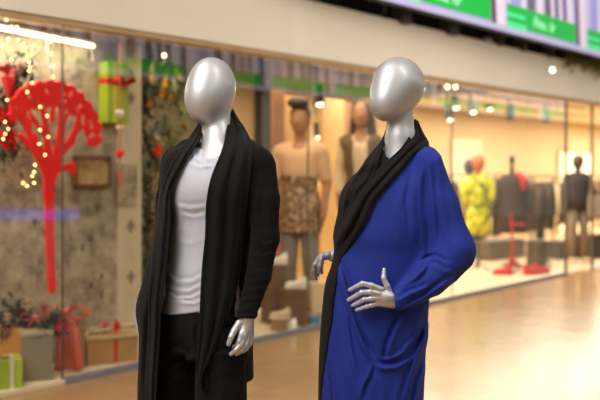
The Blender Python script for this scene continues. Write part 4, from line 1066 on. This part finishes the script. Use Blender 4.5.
# --- flowering garland on a post, right of the upright board
vg = .75
YEL2 = mat('ochre_petals', (190,140,30), rough=.7, noise=(20,.2))
r_ = froot('flower_garland', 'tall dark garland with yellow and red flowers winding down a thin post', 'garland', FS(150,vg), vg, 0)
def gp(x, y, v=vg): return (FS(x,v)-FS(150,vg), v-vg, FZ(x,y,v))
foliage('leaves', [gp(142,46),gp(144,80),gp(141,110),gp(144,150),gp(143,190),gp(146,230),gp(145,280),gp(144,330)], 520, .07, .12, LEAFG, r_, 21)
foliage('leaves', [gp(156,60),gp(165,90),gp(180,80),gp(172,125),gp(160,150),gp(176,150)], 170, .10, .11, LEAFL, r_, 22)
MB().cyl(gp(151,60), gp(151,345), .022, n=12).tube([gp(143,118),gp(147,132),gp(156,140),(gp(162,148))], [.045,.05,.04,.03]).build('post', mat('post_wood', (170,138,96), rough=.7, noise=(10,.15)), r_)
for x, y, R, m in [(153,94,.08,YEL),(156,84,.07,YEL),(143,79,.06,YEL),(141,104,.07,mat('orange_petals',(206,120,30),rough=.6,noise=(9,.1))),(162,97,.05,YEL),(175,126,.05,YEL),(171,78,.05,YEL),(183,101,.06,RED),(149,151,.07,RED),(152,176,.05,YEL),(150,190,.05,YEL),(155,205,.05,YEL)]:
    flower((gp(x,y)[0], -.10, gp(x,y)[2]), R*(.9 if m is RED else .72), YEL2 if m is YEL and (x+y) % 2 else m, r_)
MB().sph((gp(160,56)[0],-.05,gp(160,56)[2]), .018, 10).build('bulb', lampm('bulb_warm', (255,226,170), 9), r_)
struct('wall_divider', MB().box(FS(138,1.32), FS(231,1.32), 1.32, 1.36, .03, 2.70), board('faded_panel', (128,112,84), (72,66,52), .8, 2.2))

# --- life-like clothed figures
def dressed(label, px, v, base_h, man):
    H0 = 0
    s_ = FS(px, v); r_ = root('shop_mannequin', label, 'mannequin', FW(s_, v, ZP), 0, 'lifelike figures in the shop window')
    MB().lathe([(.30,0),(.30,base_h-.01),(.29,base_h)], n=28).build('plinth', mat('plinth_paint', (170,140,104), rough=.6, noise=(4,.05)), r_)
    with np.errstate(all='ignore'):
        g = G((-.45,-.32,base_h-.01), (.45,.32,base_h+2.0), .012)
        z = lambda q: q+base_h
        def V3(x,y,q): return Vector((x,y,z(q)))
        head = smin(g.ell(V3(0,.01,1.74), (.085,.105,.115)), g.ell(V3(0,-.03,1.66), (.06,.065,.07)), .04)
        head = smin(head, g.ell(V3(0,-.11,1.70), (.014,.025,.03)), .015)                       # nose
        head = smin(head, smin(g.ell(V3(-.086,.01,1.71), (.012,.022,.032)), g.ell(V3(.086,.01,1.71), (.012,.022,.032)), 0), .01)
        for sx in (-1,1): head = smax(head, -g.ell(V3(sx*.035,-.11,1.735), (.020,.014,.010)), .01)
        head = smax(head, -g.ell(V3(0,-.105,1.645), (.028,.010,.005)), .006)
        w = 1 if man else .88
        tors = g.loft([(z(.90),0,0,.165*w,.10),(z(1.0),0,0,.16*w,.10),(z(1.12),0,0,.135*w,.09),(z(1.3),0,0,.165*w,.11),(z(1.42),0,0,.17*w,.10),(z(1.5),0,.01,.10,.06)])
        sh = g.cap(V3(-.16*w,.01,1.45), V3(.16*w,.01,1.45), .055, .055)
        neck = g.cap(V3(0,.02,1.45), V3(0,.01,1.65), .055, .05)
        pelv = g.loft([(z(.62),0,0,.17*w,.11),(z(.8),0,0,.175*w,.115),(z(.95),0,0,.16*w,.10)])
        arms = smin(g.chain([(V3(.20*w,.01,1.43),.05),(V3(.25*w,.03,1.16),.04),(V3(.24*w,-.06,.93),.028),(V3(.235*w,-.08,.85),.03)], .02),
                    g.chain([(V3(-.20*w,.01,1.43),.05),(V3(-.25*w,.03,1.16),.04),(V3(-.24*w,-.05,.93),.028),(V3(-.235*w,-.07,.85),.03)], .02), 0)
        for sx in (-1, 1):
            for k in range(4): arms = smin(arms, g.cap(V3(sx*.235*w+(k-1.5)*.006,-.10+k*.018,.85), V3(sx*.225*w,-.10+k*.018,.76), .011, .009), .006)
        legs = smin(g.chain([(V3(.085,0,.90),.09),(V3(.10,-.01,.50),.065),(V3(.10,.02,.08),.045)], .02), g.chain([(V3(-.085,0,.90),.09),(V3(-.10,-.02,.50),.065),(V3(-.11,.02,.08),.045)], .02), .01)
        feet = smin(g.cap(V3(.10,.02,.06), V3(.12,-.16,.035), .045, .035), g.cap(V3(-.11,.02,.06), V3(-.14,-.16,.035), .045, .035), 0)
        body = smin(smin(smin(head, neck, .02), smin(tors, sh, .05), .03), arms, .03)
        body = smin(smin(body, legs, .03), feet, .02)
        link('body', g.mesh(body, 'body', 1), SKIN, r_, smooth=True)
        if man:
            hair = g.ell(V3(0,.035,1.775), (.095,.105,.10)); hair = smin(hair, g.ell(V3(-.01,-.05,1.88), (.095,.085,.055)), .03)
            hair = smax(hair, -g.ell(V3(0,-.10,1.71), (.10,.085,.105)), .01)
            shirt = smin(smin(tors, sh, .05)-.014, smin(g.cap(V3(.20,.01,1.43),V3(.235,.03,1.20),.065,.06), g.cap(V3(-.20,.01,1.43),V3(-.235,.03,1.20),.065,.06), 0), .03)
            shirt = smax(smax(shirt, -g.cap(V3(0,-.06,1.52),V3(0,0,1.7),.07,.07), .01), z(1.08)-g.Z, .005)
            skirt = smax(smax(smin(tors, pelv, .03)-.024, g.Z-z(1.22), .005), z(.70)-g.Z, .005)
            m1 = mat('peach_jersey', (226,176,132), rough=.8, noise=(5,.05))
            m2, nt, b_, tc_ = nodes('speckled_brown_print'); vo = N(nt, 'ShaderNodeTexVoronoi', Scale=26.); nt.links.new(tc_.outputs['Object'], vo.inputs['Vector'])
            nt.links.new(ramp(nt, vo.outputs['Distance'], [(.2,(84,56,40)),(.5,(140,100,70)),(.8,(196,160,120))]), b_.inputs['Base Color'])
            link('shirt', g.mesh(shirt, 'shirt', 1), m1, r_, smooth=True)
            link('printed_top', g.mesh(smax(skirt-.004, -g.ell(V3(0,0,0),(.01,.01,.01)), 0), 'printed_top', 1), m2, r_, smooth=True)
        else:
            hair = g.ell(V3(0,.035,1.765), (.098,.11,.105)); hair = smin(hair, g.cap(V3(.085,.02,1.72), V3(.12,.0,1.46), .045,.05), .03)
            hair = smin(hair, g.cap(V3(-.07,.04,1.72), V3(-.09,.04,1.55), .035,.03), .03)
            hair = smax(hair, -g.ell(V3(-.015,-.12,1.70), (.085,.12,.12)), .01)
            top = smax(smax(smin(tors, sh, .05)-.010, -g.cap(V3(0,-.06,1.50),V3(0,0,1.7),.065,.07), .01), z(.9)-g.Z, .005)
            vest = smax(smax(smin(tors, sh, .05)-.028, z(.80)-g.Z, .005), -smin(g.cap(V3(0,-.16,.7),V3(0,-.16,1.45),.10,.09), g.cap(V3(0,-.05,1.5),V3(0,0,1.8),.085,.09), .02), .008)
            link('blouse', g.mesh(top, 'blouse', 1), mat('cream_blouse', (220,190,150), rough=.8, noise=(5,.05)), r_, smooth=True)
            link('waistcoat', g.mesh(vest, 'waistcoat', 1), mat('olive_wool', (104,84,58), rough=.9, noise=(12,.15)), r_, smooth=True)
            slv_ = smin(g.chain([(V3(.20*w,.01,1.43),.06),(V3(.25*w,.03,1.16),.052),(V3(.24*w,-.05,.96),.042)], .02), g.chain([(V3(-.20*w,.01,1.43),.06),(V3(-.25*w,.03,1.16),.052),(V3(-.24*w,-.045,.96),.042)], .02), 0)
            link('sleeves', g.mesh(slv_, 'sleeves', 1), mat('cream_blouse', (220,190,150)), r_, smooth=True)
        link('hair', g.mesh(hair, 'hair', 1), mat('dark_brown_hair', (62,42,28), rough=.7, noise=(30,.3)), r_, smooth=True)
        jn = smax(smax(legs-.014, g.Z-z(.94), .005), z(.10)-g.Z, .004)
        link('trousers', g.mesh(smax(smin(jn, smax(smax(tors-.012, g.Z-z(.98), .004), z(.82)-g.Z, .004), .03), g.Z-z(.98), 0), 'trousers', 1), mat('faded_denim', (128,118,108), rough=.85, noise=(10,.12)), r_, smooth=True)
    return r_
hs = FP(297, 97, .45)[1]
rm = dressed('lifelike male figure with a dark quiff, peach shirt and faded jeans behind the glass', 300, .45, .07, True)
rm.scale = (1.09,)*3; rm.rotation_euler.z = -.25
rw = dressed('lifelike female figure with brown hair and olive waistcoat behind the glass', 361, .45, .15, False)
rw.scale = (1.10,)*3; rw.rotation_euler.z = -.15

# --- display blocks with shoes in the middle of the window
def block(label, p, w, d, h, m, z0=0.):
    o = MB().box(-w/2, w/2, 0, d, 0, h, .006).build('display_block', m, None, p+Vector((0,0,z0)), .45); tag(o, label, 'display block', 'display blocks'); return o
BRN = mat('dark_brown_block', (98,68,44), rough=.6, noise=(5,.1)); CRM = mat('cream_block', (226,196,150), rough=.6, noise=(4,.05)); TANB = mat('tan_block', (150,110,72), rough=.6, noise=(5,.1))
def shoe_mesh():
    with np.errstate(all='ignore'):
        g = G((-.08,-.06,-.01), (.24,.06,.15), .006)
        g.Y = g.Y
        q = smin(g.cap((0,0,.055), (.16,0,.035), .045, .035), g.cap((0,0,.05), (-.01,0,.11), .042, .036), .03)
        q = smax(q, -g.cap((-.005,0,.10), (0,0,.2), .026, .03), .006); q = smax(q, .012-g.Z, .003)
        up = g.mesh(q, 'upper', 1)
        so = smax(smin(g.cap((0,0,.01), (.165,0,.01), .046, .040), g.cap((0,0,.01),(.165,0,.01),.04,.04), 0), np.maximum(g.Z-.022, -g.Z), .003)
        return up, g.mesh(so, 'sole', 1)
SH = shoe_mesh()
def shoe(label, p, m, rz=2.2, sc=1.):
    r_ = rootp('shoe', label, 'shoe', p, rz, 'shoes on display'); r_.scale = (sc,)*3
    link('upper', SH[0].copy(), m, r_, smooth=True); link('sole', SH[1].copy(), m if m.name.startswith('red') else WHITEP, r_, smooth=True)
block('dark brown display block at the front, under the white shoe', PV(297,.10), .20, .2, .34, BRN)
block('dark brown block behind, between the cardigan sleeve and the front block', PV(277,.35), .16, .2, .55, BRN)
block('low tan shelf block beside the cardigan sleeve', PV(281,.06), .12, .1, .10, TANB)
block('cream block under the silver hand of the blue figure', PV(323,.16), .24, .2, .36, CRM)
block('tall tan block further back beside the jeans', PV(286,.62), .2, .15, .62, TANB)
WS = mat('white_shoe', (236,224,204), rough=.5, noise=(9,.04)); BS = mat('beige_shoe', (206,176,136), rough=.5, noise=(9,.08))
shoe('white shoe on top of the front dark brown block', PV(297,.10)+Vector((.05,.08,.345)), WS, 2.9, .85)
shoe('white shoe with a red tip standing on the block nearest the cardigan sleeve', PV(277,.35)+Vector((.06,.10,.555)), WS, 2.9, .85)
shoe('beige shoe on the low tan shelf block', PV(281,.06)+Vector((.05,.05,.105)), BS, 2.9, .8)
shoe('white shoe on the platform in front of the dark brown blocks', PV(289,.05)+Vector((.03,-.0,.0)), WS, 2.9, .8)
o = MB().sph((0,0,.02),(.035,.03,.03)).cyl((0,0,.0),(0,0,.01),.03).build('pompom', RED, None, PV(277,.35)+Vector((-.02,.12,.67)), 0, smooth=True); tag(o, 'small red pompom on the white shoe by the cardigan sleeve', 'pompom')
o = MB().box(-.05,.05,0,.08,0,.07,.005).build('blue_box', mat('blue_card', (70,130,170), rough=.6, noise=(6,.05)), None, PV(316,.06), .5); tag(o, 'small blue box in front of the cream block', 'box')

# ================================================================== right part of the shop
def garment(label, s_, v, z, h, w, m, group, name='hanging_coat'):
    r_ = froot(name, label, 'garment', s_, v, z, group)
    w2 = w/2
    mb = MB()
    prof = [(0,.0),(.25,-.04),(.5,-.10),(.52,-.4*h/.9),(.56,-h)]
    n = 14; ring = []
    for k, (f_, q) in enumerate([(.25,-.02),(.9,-.10),(1.,-.25),(.92,-.55*h),(1.05,-h)]):
        ring.append([mb.bm.verts.new((w2*f_*math.cos(2*PI*i/n)*(1), .07*(.5 if k == 0 else 1)*math.sin(2*PI*i/n)*(1+.25*math.sin(5*i+k)), q)) for i in range(n)])
    for A_, B_ in zip(ring[:-1], ring[1:]):
        for i in range(n): mb.bm.faces.new((A_[i], A_[(i+1)%n], B_[(i+1)%n], B_[i]))
    mb.bm.faces.new(ring[0][::-1]); mb.bm.faces.new(ring[-1])
    mb.tube([(w2*.85,0,-.10),(w2*1.15,0,-.35),(w2*1.2,-.01,-.62)], [.05,.045,.035], 8); mb.tube([(-w2*.85,0,-.10),(-w2*1.15,0,-.35),(-w2*1.2,-.01,-.62)], [.05,.045,.035], 8)
    mb.build('cloth', m, r_, smooth=True)
    MB().tube([(-w2*.7,0,-.05),(0,0,.0),(w2*.7,0,-.05)], .008, 6).tube([(0,0,0),(0,0,.05),(.02,0,.07),(.0,0,.09)], .004, 5).build('hanger', DARKM, r_)
    return r_
def rack(label, pa, pb, v, z, cols, seed, glab, h=.85):
    sa, sb_ = FS(pa, v), FS(pb, v)
    r_ = froot('clothes_rack', label, 'clothes rack', sa, v, ZP, 'clothes racks')
    L = sb_-sa
    MB().cyl((0,0,z-ZP),(L,0,z-ZP),.014).build('rail', DARKM, r_)
    for x in (0, L): MB().cyl((x,0,0),(x,0,z-ZP),.014).box(x-.02,x+.02,-.25,.25,0,.03).build('post', DARKM, r_)
    rr = random.Random(seed); n = max(2, int(L/.22))
    for k in range(n):
        g_ = garment(glab, sa+(k+.5)*L/n, v, z-.09, h*rr.uniform(.85,1.1), .15+.05*rr.random(), cols[rr.randrange(len(cols))], glab+'s' if False else 'garments on the rail: '+glab)
        g_.rotation_euler.z = TH+1.0
DK = [mat('charcoal_wool', (62,50,44), rough=.9, noise=(9,.15)), mat('brown_wool', (84,62,48), rough=.9, noise=(9,.15)), mat('black_wool', (40,34,32), rough=.9, noise=(9,.15))]
LT = [mat('cream_wool', (214,184,144), rough=.9, noise=(9,.08)), mat('tan_wool', (170,128,90), rough=.9, noise=(9,.1))]
rack('dark rail of coats behind the yellow-green dress', 450, 488, 3.0, 1.42, DK+LT, 1, 'coat hanging on the rail behind the yellow-green dress')
rack('dark rail of coats behind the headless dress form', 494, 530, 2.6, 1.42, DK, 2, 'dark coat hanging on the rail behind the dress form', .95)
rack('rail of dark clothes right of the dress form', 533, 553, 1.6, 1.40, DK, 3, 'dark coat hanging on the rail right of the dress form', .95)
rack('low rail of clothes close to the glass seam', 553, 566, 2.4, 1.36, DK+LT, 4, 'garment hanging on the rail by the glass seam', .9)
rack('rail of pale clothes at the far right beyond the doorway', 586, 600, 2.6, 1.40, LT+DK, 6, 'garment hanging on the far right rail', .9)

def form(name, label, cat, px, v, parts, h=1.6):
    r_ = froot(name, label, cat, FS(px, v), v, ZP); r_.rotation_euler.z = 0
    return r_
# yellow-green dress on a stand
vd = 1.15
r_ = form('dress_mannequin', 'mannequin with an orange-brown head in a bright yellow-green patterned dress', 'mannequin', 478, vd, None)
m_, nt, b_, tc_ = nodes('yellow_green_print'); n_ = N(nt, 'ShaderNodeTexNoise', Scale=9., Detail=3.); nt.links.new(tc_.outputs['Object'], n_.inputs['Vector'])
nt.links.new(ramp(nt, n_.outputs['Fac'], [(.36,(84,100,16)),(.46,(178,180,20)),(.58,(222,212,40)),(.7,(236,228,150))]), b_.inputs['Base Color']); b_.inputs['Roughness'].default_value = .8
MB().lathe([(.10,1.40),(.17,1.36),(.18,1.2),(.16,1.0),(.18,.75),(.205,.52),(.0,.52)], n=20, sy=.6).tube([(.18,0,1.34),(.20,0,1.15),(.19,-.05,.98)], [.06,.06,.05]).tube([(-.18,0,1.34),(-.20,0,1.15),(-.19,-.05,.98)], [.06,.06,.05]).build('dress', m_, r_, smooth=True)
MB().lathe([(.03,1.38),(.045,1.45),(.07,1.48),(.105,1.56),(.10,1.64),(.05,1.70),(.0,1.71)], n=16, sy=1.1).build('head', mat('terracotta_head', (190,112,60), rough=.5, noise=(6,.08)), r_, smooth=True)
MB().sph((-.12,.03,1.52),(.09,.07,.12)).build('scarf', mat('slate_scarf', (84,78,92), rough=.9, noise=(9,.1)), r_, smooth=True)
MB().cyl((0,0,.02),(0,0,.55),.015).tube([(0,0,.12),(.12,-.05,.03),(.16,-.07,.01)], .012).tube([(0,0,.12),(-.12,-.05,.03),(-.16,-.07,.01)], .012).tube([(0,0,.12),(0,.1,.03),(0,.16,.01)], .012).build('stand', DARKM, r_)
# headless dress form in dark clothes
r_ = form('dress_form', 'headless dress form in a dark coat with a red scarf at its shoulder', 'dress form', 512, 1.1, None)
MB().lathe([(.06,1.42),(.17,1.38),(.21,1.22),(.17,1.0),(.20,.80),(.24,.50),(.0,.50)], n=20, sy=.65).tube([(.18,0,1.34),(.25,0,1.1),(.27,-.02,.80)], [.065,.06,.05]).tube([(-.18,0,1.34),(-.26,0,1.1),(-.29,-.02,.75)], [.065,.06,.055]).build('coat', DK[0], r_, smooth=True)
MB().lathe([(.035,1.40),(.035,1.52),(.02,1.54),(.045,1.60),(.04,1.66),(.015,1.70)], n=14).build('neck_knob', DARKM, r_, smooth=True)
MB().tube([(.05,-.08,1.44),(.14,-.13,1.34),(.15,-.14,1.16)], [.03,.05,.045]).build('scarf', mat('red_scarf', (190,34,40), rough=.8, noise=(9,.1)), r_, smooth=True)
MB().cyl((0,0,.02),(0,0,.55),.018).lathe([(.16,0),(.16,.015),(.02,.03)], n=20).build('stand', DARKM, r_)
# red kick scooter
ps = GPT(513, 273); r_ = rootp('kick_scooter', 'red kick scooter with an upright red steering post on the pale platform', 'scooter', ps, .25)
RS = mat('scooter_red', (196,36,36), rough=.4, noise=(6,.06))
MB().cyl((0,0,.16),(-.03,0,.86),.017).build('steering_post', RS, r_); MB().cyl((-.05,0,.70),(.17,0,.69),.016).build('handlebar', RS, r_)
MB().tube([(0,0,.2),(.05,0,.10),(.12,0,.07)], .02).box(.08,.52,-.06,.06,.055,.08,.01).build('deck', RS, r_)
for x in (0,.50):
    a = MB(); P = [(x+.085*math.cos(t*PI/8), 0, .095+.085*math.sin(t*PI/8)) for t in range(17)]; a.tube(P, .014).cyl((x,-.02,.095),(x,.02,.095),.02)
    a.build('wheel', DARKM, r_)
MB().box(-.06,.02,-.03,.03,.13,.22,.01).build('mudguard', RS, r_)
for k, (px, py, lab) in enumerate([(509,275,'red shoe lying left of the scooter wheel'),(527,275,'red shoe lying under the scooter deck'),(536,274,'red shoe at the right end of the scooter')]):
    shoe(lab, GPT(px,py), mat('red_suede', (196,34,36), rough=.7, noise=(9,.1)), [2.8,.3,.4][k], 1.15)
# low benches and plinths
o = MB().box(-.5,.5,0,.35,0,.30,.01).build('low_bench', mat('grey_bench', (96,84,72), rough=.6, noise=(5,.08)), None, GPT(508,258), .75); tag(o, 'long low grey bench behind the scooter', 'bench')
o = MB().box(-.11,.11,0,.22,0,.42,.006).build('display_block', mat('dark_plinth', (66,54,44), rough=.6, noise=(5,.1)), None, GPT(543,269), .75); tag(o, 'dark square plinth right of the scooter', 'display block', 'display blocks')
o = MB().box(-.30,.30,0,.3,0,.42,.006).build('display_block', mat('dark_plinth', (66,54,44)), None, GPT(475,256), .75); tag(o, 'long dark plinth behind the stand of the yellow-green dress', 'display block', 'display blocks')
# mannequin by the entrance
pm = GPT(578, 262, 0.012); r_ = rootp('coat_mannequin', 'mannequin in a dark jacket, striped bag and tan trousers near the entrance', 'mannequin', pm, .2)
MB().lathe([(.10,1.46),(.20,1.42),(.23,1.25),(.20,1.05),(.23,.86),(.0,.86)], n=20, sy=.6).tube([(.19,0,1.38),(.27,0,1.12),(.26,-.05,.86)], [.07,.06,.05]).tube([(-.19,0,1.38),(-.27,0,1.12),(-.26,-.05,.86)], [.07,.06,.05]).build('jacket', mat('navy_brown_jacket', (60,50,52), rough=.8, noise=(7,.2)), r_, smooth=True)
MB().lathe([(.05,1.44),(.05,1.50),(.08,1.56),(.10,1.64),(.08,1.72),(.0,1.75)], n=16, sy=1.1).build('head', mat('dark_head', (74,60,54), rough=.5, noise=(6,.08)), r_, smooth=True)
for sx in (-1,1): MB().tube([(sx*.09,0,.9),(sx*.10,-.01,.5),(sx*.10,.02,.08)], [.10,.075,.06], 12).build('trouser_leg', mat('taupe_cloth', (128,108,90), rough=.9, noise=(9,.08)), r_, smooth=True)
for sx in (-1,1): MB().sph((sx*.11,-.05,.04),(.05,.13,.04)).build('shoe', BS, r_, smooth=True)
m_, nt, b_, tc_ = nodes('striped_cloth'); wv = N(nt, 'ShaderNodeTexWave', Scale=9.); wv.bands_direction = 'Z'; nt.links.new(tc_.outputs['Object'], wv.inputs['Vector'])
nt.links.new(ramp(nt, wv.outputs['Fac'], [(.45,(84,74,66)),(.55,(196,176,150))]), b_.inputs['Base Color'])
MB().box(.10,.34,-.20,-.12,.74,1.08,.02).tube([(.12,-.16,1.08),(.16,-.13,1.3),(.15,-.02,1.42)], .012).build('bag', m_, r_)
o = MB().box(-.20,.20,0,.3,0,.30,.006).build('display_block', mat('dark_plinth', (66,54,44)), None, GPT(566,259,.012), .75); tag(o, 'dark plinth left of the mannequin at the entrance', 'display block', 'display blocks')
o = MB().box(-.25,.25,0,.3,0,.40,.006).build('display_block', mat('dark_plinth', (66,54,44)), None, GPT(598,258,.012), .75); tag(o, 'dark plinth at the far right, beyond the entrance mannequin', 'display block', 'display blocks')
# lit niche and pale panels on the back wall
x0, x1 = FS(559,3.8), FS(592,3.8)
r_ = froot('light_panel', 'tall bright lit panel on the back wall behind the entrance mannequin', 'light panel', x0, 3.8, ZP)
MB().box(0, x1-x0, 0, .04, 0, FZ(575,153,3.8)-ZP).build('glowing_face', lampm('panel_glow', (255,226,176), 1.5), r_)
MB().box(-.04, 0, -.02, .045, 0, FZ(575,153,3.8)-ZP+.04).box(x1-x0, x1-x0+.04, -.02, .045, 0, FZ(575,153,3.8)-ZP+.04).box(0, x1-x0, -.02, .045, FZ(575,153,3.8)-ZP, FZ(575,153,3.8)-ZP+.04).build('frame', TRIM, r_)
x0, x1 = FS(452,3.8), FS(482,3.8)
o = MB().box(0, x1-x0, 0, .04, 0, FZ(466,139,3.8)-FZ(466,200,3.8), .005).build('wall_board', mat('pale_wall_board', (236,214,176), rough=.7, noise=(3,.03)), None, FW(x0,3.8,FZ(466,200,3.8)), TH); tag(o, 'pale rectangular board on the back wall above the yellow-green dress', 'wall board')
# blue-lit counter opposite (only its reflection shows in the glass)

pA, pB = FW(4.11,-6.23,0), FW(4.79,-5.30,0)
r_ = root('kiosk_counter', 'white kiosk counter with a blue lit strip, mirrored in the left window glass', 'counter', pA, math.atan2((pB-pA).y, (pB-pA).x))
Lk = (pB-pA).length
MB().box(-.05, Lk+.05, -.6, -.02, 0, .80, .01).build('body', mat('kiosk_white', (200,196,190), rough=.4, noise=(3,.03)), r_)
MB().box(-.08, Lk+.08, -.65, .02, .96, 1.0, .005).build('worktop', mat('kiosk_white', (200,196,190)), r_)
MB().box(0, Lk, -.10, .0, .81, .95).build('light_strip', lampm('blue_strip', (96,110,255), 2.6), r_)
